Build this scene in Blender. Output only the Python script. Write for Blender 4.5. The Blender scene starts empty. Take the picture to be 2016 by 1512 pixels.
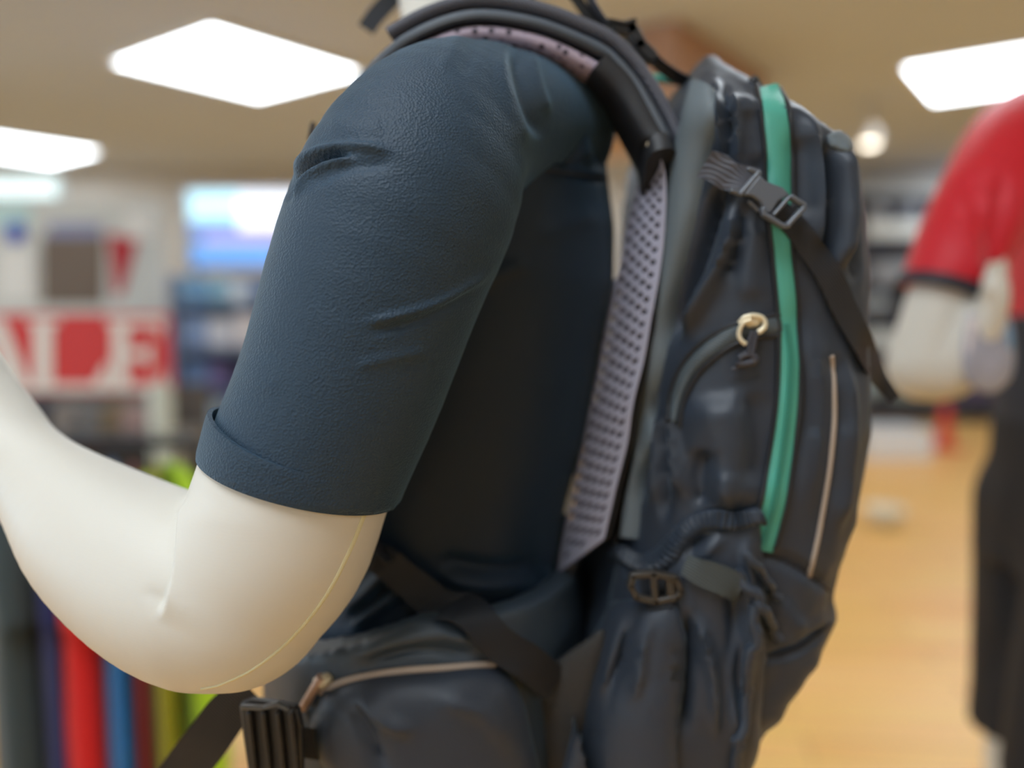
import bpy, bmesh, math, random
import numpy as np
from mathutils import Vector, Matrix
from mathutils.bvhtree import BVHTree

random.seed(7); RNG = np.random.default_rng(7)
SC = bpy.context.scene
COL = SC.collection

# ------------------------------------------------------------------ camera, world, exposure
F = 1568.0                      # focal length in pixels of the 2016 x 1512 frame (28 mm on 36 mm)
CX, CY = 1008.0, 756.0
CAMZ = 1.30
PITCH = math.atan((CY - 600.0) / F)
cam_d = bpy.data.cameras.new('camera'); cam = bpy.data.objects.new('camera', cam_d); COL.objects.link(cam)
cam_d.sensor_width = 36.0; cam_d.lens = 36.0 * F / 2016.0
cam_d.clip_start = 0.01; cam_d.clip_end = 100
cam.location = (0, 0, CAMZ); cam.rotation_euler = (math.pi / 2 - PITCH, 0, 0)
cam_d.dof.use_dof = True; cam_d.dof.focus_distance = 0.435; cam_d.dof.aperture_fstop = 1.8
SC.camera = cam
w = bpy.data.worlds.new('world'); SC.world = w; w.use_nodes = True
w.node_tree.nodes['Background'].inputs[0].default_value = (0.62, 0.82, 1.0, 1)
w.node_tree.nodes['Background'].inputs[1].default_value = 3.4
SC.view_settings.view_transform = 'Standard'; SC.view_settings.look = 'None'
SC.view_settings.exposure = 0.2; SC.view_settings.gamma = 1.0; SC.view_settings.use_curve_mapping = False
PANEL_EMIT = 8.5                # ceiling light panels
CEIL = CAMZ + 1.50

C0 = np.array([0, 0, CAMZ]); FWD = np.array([0, math.cos(PITCH), -math.sin(PITCH)]); UPV = np.array([0, math.sin(PITCH), math.cos(PITCH)])
def ray(u, v):
    return FWD + np.array([1, 0, 0]) * ((u - CX) / F) + UPV * ((CY - v) / F)
def P(u, v, Y):                 # point at world depth Y seen in direction (u, v)
    d = ray(u, v); return C0 + d * (Y / d[1])
def PZ(u, v, z):                # point on the horizontal plane z
    d = ray(u, v); return C0 + d * ((z - CAMZ) / d[2])
def proj(p):
    q = np.asarray(p) - C0; d = q @ FWD
    return np.stack([CX + F * q[..., 0] / d, CY - F * (q @ UPV) / d], -1)

# ------------------------------------------------------------------ materials
def lin(c):
    if isinstance(c, str):
        c = [int(c[i:i + 2], 16) / 255 for i in (0, 2, 4)]
    else:
        c = [x / 255 for x in c]
    return tuple((x / 12.92 if x <= 0.04045 else ((x + 0.055) / 1.055) ** 2.4) for x in c) + (1,)
MATS = {}
def mat(name, col, rough=0.6, metal=0.0, spec=0.5, noise=0.0, nscale=8.0, bump=0.0, bscale=300.0, bkind='noise', sheen=0.0, emit=0.0, col2=None, coat=0.0, bdist=0.001, sheen_col=None):
    if name in MATS: return MATS[name]
    m = bpy.data.materials.new(name); m.use_nodes = True; nt = m.node_tree; b = nt.nodes['Principled BSDF']
    c = lin(col); b.inputs['Base Color'].default_value = c
    b.inputs['Roughness'].default_value = rough; b.inputs['Metallic'].default_value = metal
    b.inputs['Specular IOR Level'].default_value = spec
    b.inputs['Sheen Weight'].default_value = sheen; b.inputs['Sheen Roughness'].default_value = 0.4
    if sheen_col: b.inputs['Sheen Tint'].default_value = lin(sheen_col)
    b.inputs['Coat Weight'].default_value = coat
    if emit:
        b.inputs['Emission Color'].default_value = c; b.inputs['Emission Strength'].default_value = emit
    tc = nt.nodes.new('ShaderNodeTexCoord')
    if noise or col2:
        n = nt.nodes.new('ShaderNodeTexNoise'); n.inputs['Scale'].default_value = nscale; n.inputs['Detail'].default_value = 3
        nt.links.new(tc.outputs['Object'], n.inputs['Vector'])
        mx = nt.nodes.new('ShaderNodeMix'); mx.data_type = 'RGBA'
        c2 = lin(col2) if col2 else tuple(min(1, x * (1 + noise)) for x in c[:3]) + (1,)
        mx.inputs['A'].default_value = c if col2 else tuple(x * (1 - noise) for x in c[:3]) + (1,)
        mx.inputs['B'].default_value = c2
        nt.links.new(n.outputs['Fac'], mx.inputs['Factor']); nt.links.new(mx.outputs['Result'], b.inputs['Base Color'])
    if bump:
        if bkind == 'noise':
            t = nt.nodes.new('ShaderNodeTexNoise'); t.inputs['Scale'].default_value = bscale; out = t.outputs['Fac']
        elif bkind == 'cells':
            t = nt.nodes.new('ShaderNodeTexVoronoi'); t.inputs['Scale'].default_value = bscale; out = t.outputs['Distance']
        else:
            t = nt.nodes.new('ShaderNodeTexWave'); t.inputs['Scale'].default_value = bscale
            t.bands_direction = {'wx': 'X', 'wy': 'Y', 'wz': 'Z', 'wd': 'DIAGONAL'}[bkind]; out = t.outputs['Fac']
        nt.links.new(tc.outputs['Object'], t.inputs['Vector'])
        bp = nt.nodes.new('ShaderNodeBump'); bp.inputs['Strength'].default_value = bump; bp.inputs['Distance'].default_value = bdist
        nt.links.new(out, bp.inputs['Height']); nt.links.new(bp.outputs['Normal'], b.inputs['Normal'])
    MATS[name] = m; return m

# ------------------------------------------------------------------ object helpers
def tag(o, label=None, cat=None, group=None, kind=None):
    if label: o['label'] = label
    if cat: o['category'] = cat
    if group: o['group'] = group
    if kind: o['kind'] = kind
    return o
def thing(name, label, cat, loc, group=None):
    o = bpy.data.objects.new(name, None); COL.objects.link(o); o.location = loc; o.empty_display_size = 0.05
    return tag(o, label, cat, group)
def root_loc(o):
    return o.location.copy() if o.parent is None else Vector((0, 0, 0))
def setparent(o, parent):
    if parent is not None:
        o.parent = parent; o.matrix_parent_inverse = Matrix.Translation(-root_loc(parent))
def obj(name, verts, faces, m, parent=None, smooth=True, label=None, kind=None, sub=0, sharp=None):
    me = bpy.data.meshes.new(name)
    me.from_pydata([tuple(map(float, v)) for v in verts], [], [tuple(int(i) for i in f) for f in faces])
    me.materials.append(m)
    bm = bmesh.new(); bm.from_mesh(me); bmesh.ops.recalc_face_normals(bm, faces=bm.faces); bm.to_mesh(me); bm.free()
    if smooth: me.polygons.foreach_set('use_smooth', [True] * len(me.polygons))
    if sharp: me.set_sharp_from_angle(angle=math.radians(sharp))
    o = bpy.data.objects.new(name, me); COL.objects.link(o)
    setparent(o, parent)
    if sub:
        md = o.modifiers.new('sub', 'SUBSURF'); md.levels = sub; md.render_levels = sub
    if label: o['label'] = label
    if kind: o['kind'] = kind
    return o
class MB:
    def __init__(s): s.v = []; s.f = []
    def add(s, V, Fc):
        k = len(s.v); s.v.extend([tuple(map(float, x)) for x in V]); s.f.extend([tuple(int(i) + k for i in f) for f in Fc])
        return s
    def box(s, c, h, R=None):
        c = np.array(c, float); h = np.array(h, float)
        V = np.array([[x, y, z] for x in (-1, 1) for y in (-1, 1) for z in (-1, 1)]) * h
        if R is not None: V = V @ np.array(R).T
        return s.add(V + c, [(0, 1, 3, 2), (4, 6, 7, 5), (0, 4, 5, 1), (2, 3, 7, 6), (0, 2, 6, 4), (1, 5, 7, 3)])
    def build(s, name, m, parent=None, bevel=0.0, smooth=True, **k):
        o = obj(name, s.v, s.f, m, parent, smooth=smooth, sharp=None if not bevel else 50, **k)
        if bevel:
            md = o.modifiers.new('bevel', 'BEVEL'); md.width = bevel; md.segments = 2; md.limit_method = 'ANGLE'
        elif smooth: o.data.set_sharp_from_angle(angle=math.radians(40))
        return o
def rotz(a):
    c, s_ = math.cos(a), math.sin(a); return np.array([[c, -s_, 0], [s_, c, 0], [0, 0, 1.0]])
def catmull(pts, n):
    pts = np.array(pts, float)
    if len(pts) < 3:
        t = np.linspace(0, 1, n)[:, None]; return pts[0] * (1 - t) + pts[-1] * t
    seg = np.r_[0, np.cumsum(np.maximum(1e-6, np.linalg.norm(np.diff(pts[:, :2] if pts.shape[1] > 3 else pts, axis=0), axis=1)))]
    t = np.linspace(0, seg[-1], n); out = np.zeros((n, pts.shape[1]))
    for q, tt in enumerate(t):
        i = min(max(np.searchsorted(seg, tt) - 1, 0), len(pts) - 2)
        u = (tt - seg[i]) / (seg[i + 1] - seg[i])
        p0 = pts[max(i - 1, 0)]; p1 = pts[i]; p2 = pts[i + 1]; p3 = pts[min(i + 2, len(pts) - 1)]
        h = seg[i + 1] - seg[i]
        m1 = (p2 - p0) / max(1e-6, seg[i + 1] - seg[max(i - 1, 0)]) * h
        m2 = (p3 - p1) / max(1e-6, seg[min(i + 2, len(pts) - 1)] - seg[i]) * h
        out[q] = (2*u**3-3*u**2+1)*p1 + (u**3-2*u**2+u)*m1 + (-2*u**3+3*u**2)*p2 + (u**3-u**2)*m2
    return out
def tube_mesh(path, radii, seg=12, caps=True):
    path = np.array(path, float); n = len(path); radii = np.broadcast_to(radii, (n,))
    T = np.gradient(path, axis=0); T /= np.linalg.norm(T, axis=1)[:, None] + 1e-12
    ref = np.array([0, 0, 1.0]) if abs(T[0][2]) < 0.9 else np.array([0, 1.0, 0])
    a = np.cross(T[0], ref); a /= np.linalg.norm(a)
    V = []; Fc = []
    for i in range(n):
        a = a - T[i] * (a @ T[i]); a /= np.linalg.norm(a); b = np.cross(T[i], a)
        for k in range(seg):
            th = 2 * math.pi * k / seg
            V.append(path[i] + radii[i] * (a * math.cos(th) + b * math.sin(th)))
    for i in range(n - 1):
        for k in range(seg):
            Fc.append((i*seg+k, i*seg+(k+1) % seg, (i+1)*seg+(k+1) % seg, (i+1)*seg+k))
    if caps:
        Fc.append(tuple(range(seg))); Fc.append(tuple((n-1)*seg+k for k in range(seg)))
    return V, Fc
def lathe(prof, seg=32):
    V = []; Fc = []; n = len(prof)
    for r, z in prof:
        for k in range(seg):
            a = 2*math.pi*k/seg; V.append((r*math.cos(a), r*math.sin(a), z))
    for i in range(n-1):
        for k in range(seg):
            Fc.append((i*seg+k, i*seg+(k+1) % seg, (i+1)*seg+(k+1) % seg, (i+1)*seg+k))
    Fc.append(tuple(range(seg))); Fc.append(tuple((n-1)*seg+k for k in range(seg)))
    return np.array(V), Fc

# ------------------------------------------------------------------ implicit surfaces -> mesh (soft bodies)
def seg_sd(p, a, b, ra, rb):
    ab = b - a; pa = p - a; t = np.clip((pa @ ab) / max(ab @ ab, 1e-12), 0, 1); e = pa - t[..., None] * ab
    return np.sqrt(np.einsum('...i,...i', e, e)) - (ra + t * (rb - ra))
CHAINS = {}
def chain_sd(p, pts):           # pts: (x, y, z, r); smooth tapered limb
    key = tuple(tuple(x) for x in pts)
    if key not in CHAINS:
        q = catmull(np.array(pts, float), (4 if len(pts) > 4 else 2) * (len(pts) - 1) + 1) if len(pts) > 2 else np.array(pts, float)
        CHAINS[key] = (q, (q[:, :3] - q[:, 3:]).min(0), (q[:, :3] + q[:, 3:]).max(0))
    q, blo, bhi = CHAINS[key]
    if p.ndim == 4:
        gap = np.linalg.norm(np.maximum(0, np.maximum(blo - p[-1, -1, -1], p[0, 0, 0] - bhi)))
        if gap > 0.03: return np.full(p.shape[:3], gap)
    d = None
    for i in range(len(q) - 1):
        e = seg_sd(p, q[i, :3], q[i + 1, :3], q[i, 3], q[i + 1, 3])
        d = e if d is None else np.minimum(d, e)
    return d
def smin(a, b, k):
    h = np.clip(0.5 + 0.5 * (b - a) / k, 0, 1)
    return b * (1 - h) + a * h - k * h * (1 - h)
def loft_sd(p, rows, n=2.4):    # rows: (z, cx, cy, ax, ay) ascending z; elliptic trunk
    R = np.array(rows, float); z = np.clip(p[..., 2], R[0, 0], R[-1, 0])
    cx, cy, ax, ay = [np.interp(z, R[:, 0], R[:, k]) for k in (1, 2, 3, 4)]
    e = (np.abs((p[..., 0] - cx) / ax) ** n + np.abs((p[..., 1] - cy) / ay) ** n) ** (1 / n)
    d = (e - 1) * np.minimum(ax, ay)
    dz = np.maximum(R[0, 0] - p[..., 2], p[..., 2] - R[-1, 0])
    return np.maximum(d, dz)
def pxchain(lst):               # (u, v, rpx, Y) -> (x, y, z, r)
    return [tuple(P(u, v, Y)) + (r * Y / F,) for u, v, r, Y in lst]
def surface_nets(fn, lo, hi, h):
    lo = np.array(lo, float); n = np.ceil((np.array(hi) - lo) / h).astype(int) + 1
    ax = [lo[i] + h * np.arange(n[i]) for i in range(3)]
    f = np.empty(n, np.float32)
    B = 12                          # evaluate only the blocks the surface can pass through
    bl = [(i, j, k) for i in range(0, n[0], B) for j in range(0, n[1], B) for k in range(0, n[2], B)]
    ctr = lo + h * (np.array(bl) + (B - 1) / 2); dc = fn(ctr)
    for (i, j, k), d0 in zip(bl, dc):
        if abs(d0) > 1.6 * h * B * 0.87 + 0.004: f[i:i+B, j:j+B, k:k+B] = d0; continue
        g = np.stack(np.meshgrid(ax[0][i:i+B], ax[1][j:j+B], ax[2][k:k+B], indexing='ij'), -1)
        f[i:i+B, j:j+B, k:k+B] = fn(g)
    f[0], f[-1], f[:, 0], f[:, -1], f[:, :, 0], f[:, :, -1] = [np.maximum(a, 1e-4) for a in (f[0], f[-1], f[:, 0], f[:, -1], f[:, :, 0], f[:, :, -1])]
    s = f < 0
    cnt = sum(s[i:n[0]-1+i, j:n[1]-1+j, k:n[2]-1+k].astype(np.int8) for i in (0, 1) for j in (0, 1) for k in (0, 1))
    act = np.argwhere((cnt > 0) & (cnt < 8)); idx = -np.ones(n - 1, np.int64); idx[tuple(act.T)] = np.arange(len(act))
    acc = np.zeros((len(act), 3)); num = np.zeros(len(act))
    cr = [(i, j, k) for i in (0, 1) for j in (0, 1) for k in (0, 1)]
    for A in cr:
        for B in cr:
            if sum(B) - sum(A) == 1 and all(y >= x for x, y in zip(A, B)):
                fa = f[tuple((act + A).T)].astype(float); fb = f[tuple((act + B).T)].astype(float)
                c = (fa < 0) != (fb < 0); t = np.where(c, fa / np.where(c, fa - fb, 1), 0)
                acc += np.where(c[:, None], np.array(A) + t[:, None] * (np.array(B) - np.array(A)), 0); num += c
    V = lo + h * (act + acc / num[:, None])
    quads = []
    for d in range(3):
        sl0 = [slice(None)] * 3; sl1 = [slice(None)] * 3; sl0[d] = slice(0, -1); sl1[d] = slice(1, None)
        ch = s[tuple(sl0)] != s[tuple(sl1)]
        e = np.argwhere(ch); o1, o2 = [(1, 2), (2, 0), (0, 1)][d]
        ok = (e[:, o1] > 0) & (e[:, o2] > 0) & (e[:, o1] < n[o1]-1) & (e[:, o2] < n[o2]-1); e = e[ok]
        neg = s[tuple(e.T)]
        def cell(a, b):
            q = e.copy(); q[:, o1] -= a; q[:, o2] -= b; return idx[tuple(q.T)]
        Q = np.stack([cell(1, 1), cell(0, 1), cell(0, 0), cell(1, 0)], -1)
        Q[~neg] = Q[~neg][:, ::-1]; quads.append(Q)
    Q = np.concatenate(quads)
    return V, Q
def relax(V, Q, it=3, lam=0.5):
    E = np.concatenate([Q[:, [0, 1]], Q[:, [1, 2]], Q[:, [2, 3]], Q[:, [3, 0]]]); E = np.concatenate([E, E[:, ::-1]])
    cnt = np.bincount(E[:, 0], minlength=len(V)).astype(float)
    for q in range(it):
        for l in (lam, -lam * 1.04):
            S = np.stack([np.bincount(E[:, 0], V[E[:, 1], k], len(V)) for k in range(3)], -1)
            V = V + l * (S / cnt[:, None] - V)
    return V
def qobj(name, V, Q, m, parent=None, sub=0, label=None):
    me = bpy.data.meshes.new(name); me.vertices.add(len(V)); me.vertices.foreach_set('co', np.asarray(V, np.float32).ravel())
    me.loops.add(Q.size); me.loops.foreach_set('vertex_index', Q.astype(np.int32).ravel())
    me.polygons.add(len(Q)); me.polygons.foreach_set('loop_start', np.arange(0, Q.size, 4, dtype=np.int32))
    me.polygons.foreach_set('use_smooth', np.ones(len(Q), bool)); me.update(calc_edges=True); me.validate()
    me.materials.append(m)
    o = bpy.data.objects.new(name, me); COL.objects.link(o); setparent(o, parent)
    if sub:
        md = o.modifiers.new('sub', 'SUBSURF'); md.levels = sub; md.render_levels = sub
    if label: o['label'] = label
    return o
def catmull_clark(V, Q):        # one subdivision step of a closed quad mesh
    n = len(V); m = len(Q); fp = V[Q].mean(1)
    E = np.concatenate([Q[:, [0, 1]], Q[:, [1, 2]], Q[:, [2, 3]], Q[:, [3, 0]]]); Es = np.sort(E, 1)
    code, inv = np.unique(Es[:, 0] * np.int64(n) + Es[:, 1], return_inverse=True); inv = inv.ravel(); k = len(code)
    ev = np.stack([code // n, code % n], 1); ef = np.tile(np.arange(m), 4)
    cnt = np.bincount(inv, minlength=k).astype(float)
    fs = np.stack([np.bincount(inv, fp[ef, c], k) for c in range(3)], -1) / cnt[:, None]
    mid = (V[ev[:, 0]] + V[ev[:, 1]]) / 2; ep = (mid + fs) / 2
    val = np.bincount(ev.ravel(), minlength=n).astype(float)
    nf = np.bincount(Q.ravel(), minlength=n).astype(float)
    Fa = np.stack([np.bincount(Q.ravel(), np.repeat(fp[:, c], 4), n) for c in range(3)], -1) / nf[:, None]
    Ra = np.stack([np.bincount(ev.ravel(), np.repeat(mid[:, c], 2), n) for c in range(3)], -1) / val[:, None]
    nv = (Fa + 2 * Ra + (val[:, None] - 3) * V) / val[:, None]
    e = inv.reshape(4, m) + n; f = np.arange(m) + n + k
    Q2 = np.concatenate([np.stack([Q[:, i], e[i], f, e[(i + 3) % 4]], -1) for i in range(4)])
    V2 = np.concatenate([nv, ep, fp]); return V2, Q2, vnormals(V2, Q2)
def vnormals(V, Q):
    a = V[Q[:, 2]] - V[Q[:, 0]]; b = V[Q[:, 3]] - V[Q[:, 1]]; fnm = np.cross(a, b); N = np.zeros_like(V)
    for k in range(4):
        for c in range(3): N[:, c] += np.bincount(Q[:, k], fnm[:, c], len(V))
    return N / (np.linalg.norm(N, axis=1)[:, None] + 1e-12)
def pl_dist(uv, pl):            # distance to a polyline and position 0..1 along it
    pl = np.array(pl, float); best = np.full(len(uv), 1e9); pos = np.zeros(len(uv))
    L = np.r_[0, np.cumsum(np.linalg.norm(np.diff(pl, axis=0), axis=1))]
    for i in range(len(pl) - 1):
        a, b = pl[i], pl[i+1]; ab = b - a; t = np.clip(((uv - a) @ ab) / (ab @ ab), 0, 1)
        d = np.linalg.norm(uv - (a + t[:, None] * ab), axis=1); k = d < best
        best[k] = d[k]; pos[k] = (L[i] + t[k] * (L[i+1] - L[i])) / L[-1]
    return best, pos
def sculpt(V, N, folds, facing=0.05):
    """raise or sink ridges along lines: (polyline, half width px, height m)"""
    uv = proj(V); d = V - C0; d /= np.linalg.norm(d, axis=1)[:, None]
    face = np.clip((-(d * N).sum(1) - facing) / 0.2, 0, 1)
    H = np.zeros(len(V))
    for fold in folds:
        pl, wd, amp = fold[:3]; cl = catmull(pl, 24)
        reach = 4 * max(wd, fold[3] if len(fold) == 4 else 0)
        near = np.flatnonzero((uv[:, 0] > cl[:, 0].min() - reach) & (uv[:, 0] < cl[:, 0].max() + reach) & (uv[:, 1] > cl[:, 1].min() - reach) & (uv[:, 1] < cl[:, 1].max() + reach) & (face > 0))
        if not len(near): continue
        dist, pos = pl_dist(uv[near], cl); taper = np.clip(np.minimum(pos, 1 - pos) / 0.22, 0, 1); taper = taper * taper * (3 - 2 * taper)
        if len(fold) == 4:              # overlap: one side stands proud of the other
            j = np.clip((pos * 23).astype(int), 0, 22); t_ = cl[j + 1] - cl[j]; r_ = uv[near] - cl[j]
            side = t_[:, 0] * r_[:, 1] - t_[:, 1] * r_[:, 0]
            sm = np.clip(dist / 10.0, 0, 1); sm = sm * sm * (3 - 2 * sm)
            e = np.where(side < 0, sm * np.exp(-dist / fold[3]), -0.9 * sm * np.exp(-(dist / wd)))
            H[near] += amp * e * taper
        else:
            H[near] += amp * np.exp(-(dist / wd) ** 2) * (0.06 + 0.94 * taper)
    return V + N * (H * face)[:, None]

def bvh_of(*objs):
    V = []; Fc = []
    for o in objs:
        k = len(V); V += [tuple(v.co) for v in o.data.vertices]; Fc += [tuple(i + k for i in p.vertices) for p in o.data.polygons]
    return BVHTree.FromPolygons(V, Fc)
def hit(bv, u, v, dflt):
    d = ray(u, v); dn = Vector(d / np.linalg.norm(d))
    if bv is not None:
        loc, no, i, dist = bv.ray_cast(Vector(C0), dn)
        if loc is not None:
            if no.dot(dn) > 0: no = -no
            return np.array(loc), np.array(no)
    return P(u, v, dflt), -np.array(dn)
def ribbon(name, pts, widths, m, parent, base=None, Y=0.55, thick=0.002, off=0.0, bulge=0.0, n=60, cols=9, smooth_depth=4, label=None, ribs=0, rib_amp=0.0, wav=None):
    """strip lying on a surface (base = BVH) or hanging at depth Y (number or list along it); thick and rounded"""
    pts = np.array(pts, float); c = catmull(pts, n)
    wd = np.interp(np.linspace(0, 1, n), np.linspace(0, 1, len(np.atleast_1d(widths))), np.atleast_1d(widths)) if np.ndim(widths) else np.full(n, widths)
    yy = np.interp(np.linspace(0, 1, n), np.linspace(0, 1, len(np.atleast_1d(Y))), np.atleast_1d(Y)) if np.ndim(Y) else np.full(n, Y)
    T = np.gradient(c, axis=0); T /= np.linalg.norm(T, axis=1)[:, None]; Nn = np.stack([-T[:, 1], T[:, 0]], 1)
    g = np.zeros((n, cols, 3)); gn = np.zeros((n, cols, 3))
    cs = np.linspace(-1, 1, cols)
    for i in range(n):
        for k in range(cols):
            uv = c[i] + Nn[i] * cs[k] * wd[i] / 2
            g[i, k], gn[i, k] = hit(base, uv[0], uv[1], yy[i])
    dep = np.linalg.norm(g - C0, axis=-1)
    for q in range(smooth_depth):      # smooth the distance so a strap bridges small dips
        dep[1:-1] = (dep[:-2] + 2 * dep[1:-1] + dep[2:]) / 4
        gn[1:-1] = (gn[:-2] + 2 * gn[1:-1] + gn[2:]) / 4
        dep[:, 1:-1] = (dep[:, :-2] + 2 * dep[:, 1:-1] + dep[:, 2:]) / 4
    dirs = (g - C0) / np.linalg.norm(g - C0, axis=-1)[..., None]; g = C0 + dirs * dep[..., None]
    nrm = gn.mean(1, keepdims=True); nrm = nrm / np.linalg.norm(nrm, axis=-1)[..., None]; nrm = np.broadcast_to(nrm, g.shape)
    prof = np.sqrt(np.clip(1 - cs ** 2, 0, 1)) if bulge else np.zeros(cols)
    hgt = off + thick + bulge * prof[None, :] * np.ones((n, 1))
    if ribs: hgt = hgt + rib_amp * (0.5 + 0.5 * np.cos(np.linspace(0, 2 * math.pi * ribs, n)))[:, None]
    top = g + nrm * hgt[..., None]; bot = g + nrm * (off - 0.0005)
    V = np.concatenate([top.reshape(-1, 3), bot.reshape(-1, 3)]); K = n * cols; Fc = []
    for i in range(n - 1):
        for k in range(cols - 1):
            a = i * cols + k; Fc.append((a, a + 1, a + cols + 1, a + cols)); Fc.append((K+a, K+a+cols, K+a+cols+1, K+a+1))
        a = i * cols; Fc.append((a, a + cols, K + a + cols, K + a)); a = i * cols + cols - 1; Fc.append((a, K + a, K + a + cols, a + cols))
    for k in range(cols - 1):
        Fc.append((k, K + k, K + k + 1, k + 1)); a = (n - 1) * cols + k; Fc.append((a, a + 1, K + a + 1, K + a))
    return obj(name, V, Fc, m, parent, label=label, sharp=50)
def cord(name, pts, r, m, parent, base=None, Y=0.55, off=0.0, n=48, seg=8, label=None, smooth_depth=3):
    c = catmull(np.array(pts, float), n); yy = np.interp(np.linspace(0, 1, n), np.linspace(0, 1, len(np.atleast_1d(Y))), np.atleast_1d(Y)) if np.ndim(Y) else np.full(n, Y)
    g = []; 
    for i in range(n):
        p, no = hit(base, c[i][0], c[i][1], yy[i]); g.append(p + no * off)
    g = np.array(g); dep = np.linalg.norm(g - C0, axis=1)
    for q in range(smooth_depth): dep[1:-1] = (dep[:-2] + 2 * dep[1:-1] + dep[2:]) / 4
    d = (g - C0); d /= np.linalg.norm(d, axis=1)[:, None]; g = C0 + d * dep[:, None]
    V, Fc = tube_mesh(g, r, seg)
    return obj(name, V, Fc, m, parent, label=label, sharp=60)
def pillow(name, outline, m, parent, base=None, Y=0.5, bulge=0.01, p=2.5, back=0.004, off=0.0, center=None, n=72, rings=18, folds=(), label=None, wr=0.0, wscale=60.0):
    """soft padded shape with the given outline; Y number or function (u, v) -> depth"""
    o = np.array(outline, float); oc = catmull(np.vstack([o, o[:1]]), n + 1)[:-1]
    ctr = np.array(center if center else oc.mean(0), float)
    fr = []; bk = []
    def pt(uv):
        yv = Y(uv[0], uv[1]) if callable(Y) else Y
        return hit(base, uv[0], uv[1], yv)
    svals = np.linspace(0, 1, rings + 1)[1:] ** 0.8
    q, no = pt(ctr); fr.append(q + no * (off + bulge)); bk.append(q - no * back)
    for s in svals:
        for k in range(n):
            uv = ctr + (oc[k] - ctr) * s; q, no = pt(uv); hgt = bulge * max(0.0, 1 - s ** p) ** 0.6
            fr.append(q + no * (off + hgt)); bk.append(q - no * back * (1 - 0.3 * s))
    V = np.array(fr + bk); K = len(fr); Fc = []
    for k in range(n):
        Fc.append((0, 1 + k, 1 + (k + 1) % n)); Fc.append((K, K + 1 + (k + 1) % n, K + 1 + k))
    for r in range(rings - 1):
        for k in range(n):
            a = 1 + r * n + k; b = 1 + r * n + (k + 1) % n
            Fc.append((a, a + n, b + n, b)); Fc.append((K + a, K + b, K + b + n, K + a + n))
    for k in range(n):
        a = 1 + (rings - 1) * n + k; b = 1 + (rings - 1) * n + (k + 1) % n; Fc.append((a, K + a, K + b, b))
    if len(folds):
        uv = proj(V[:K]); H = np.zeros(K)
        for pl, wd, amp in folds:
            dist, pos = pl_dist(uv, catmull(pl, 20)); tp = np.clip(np.minimum(pos, 1 - pos) / 0.25, 0, 1)
            H += amp * np.exp(-(dist / wd) ** 2) * (0.1 + 0.9 * tp)
        V[:K, 1] -= H
    return obj(name, V, Fc, m, parent, label=label, sharp=70)
def bars(mb, pts, wpx, Y, th, closed=False, tilt=0.0):
    """rounded bar along pixel points in a plane at depth Y + tilt*(u - u0)"""
    pts = list(pts) + ([pts[0]] if closed else [])
    q = [P(u, v, Y + tilt * (u - pts[0][0])) for u, v in pts]
    for a, b in zip(q[:-1], q[1:]):
        d = b - a; L = np.linalg.norm(d); d /= L; nz = np.array([0, -1.0, 0]); nz -= d * (nz @ d); nz /= np.linalg.norm(nz); s = np.cross(d, nz)
        hw = wpx * Y / F / 2
        V = []
        K = 10
        for e, sg in ((a, -1), (b, 1)):
            for k in range(K + 1):
                an = math.pi * k / K - math.pi / 2
                V.append(e + d * sg * math.cos(an) * hw + s * math.sin(an) * hw * (1 if sg > 0 else -1))
        V = np.array(V); n = len(V); top = V + nz * th; 
        Fc = [tuple(range(n)), tuple(range(2*n-1, n-1, -1))] + [(k, (k+1) % n, n + (k+1) % n, n + k) for k in range(n)]
        mb.add(np.concatenate([V, top]), Fc)
    return mb
def plate(mb, pts, Y, th, tilt=0.0):
    q = np.array([P(u, v, Y + tilt * (u - pts[0][0])) for u, v in pts]); n = len(q); top = q - np.array([0, th, 0])
    return mb.add(np.concatenate([q, top]), [tuple(range(n)), tuple(range(2*n-1, n-1, -1))] + [(k, (k+1) % n, n + (k+1) % n, n + k) for k in range(n)])

# ================================================================== THE ROOM
def floor_mat():
    m = bpy.data.materials.new('honey_wood_floor'); m.use_nodes = True; nt = m.node_tree; b = nt.nodes['Principled BSDF']
    tc = nt.nodes.new('ShaderNodeTexCoord'); mp = nt.nodes.new('ShaderNodeMapping'); mp.inputs['Rotation'].default_value = (0, 0, 0.12)
    br = nt.nodes.new('ShaderNodeTexBrick'); br.inputs['Scale'].default_value = 1.0; br.inputs['Brick Width'].default_value = 1.2; br.inputs['Row Height'].default_value = 0.14
    br.inputs['Color1'].default_value = lin((238, 190, 116)); br.inputs['Color2'].default_value = lin((228, 174, 98)); br.inputs['Mortar'].default_value = lin((160, 122, 80)); br.inputs['Mortar Size'].default_value = 0.003
    nz = nt.nodes.new('ShaderNodeTexNoise'); nz.inputs['Scale'].default_value = 3.0; nz.inputs['Detail'].default_value = 6
    mp2 = nt.nodes.new('ShaderNodeMapping'); mp2.inputs['Scale'].default_value = (0.6, 9, 1); mp2.inputs['Rotation'].default_value = (0, 0, 0.12)
    mx = nt.nodes.new('ShaderNodeMix'); mx.data_type = 'RGBA'; mx.blend_type = 'OVERLAY'; mx.inputs['Factor'].default_value = 0.35
    nt.links.new(tc.outputs['Object'], mp.inputs['Vector']); nt.links.new(mp.outputs['Vector'], br.inputs['Vector'])
    nt.links.new(tc.outputs['Object'], mp2.inputs['Vector']); nt.links.new(mp2.outputs['Vector'], nz.inputs['Vector'])
    nt.links.new(br.outputs['Color'], mx.inputs['A']); nt.links.new(nz.outputs['Color'], mx.inputs['B']); nt.links.new(mx.outputs['Result'], b.inputs['Base Color'])
    b.inputs['Roughness'].default_value = 0.38
    return m
M_ceil = mat('ceiling_paint', (202, 211, 222), 0.9, noise=0.04, nscale=1.2)
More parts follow.
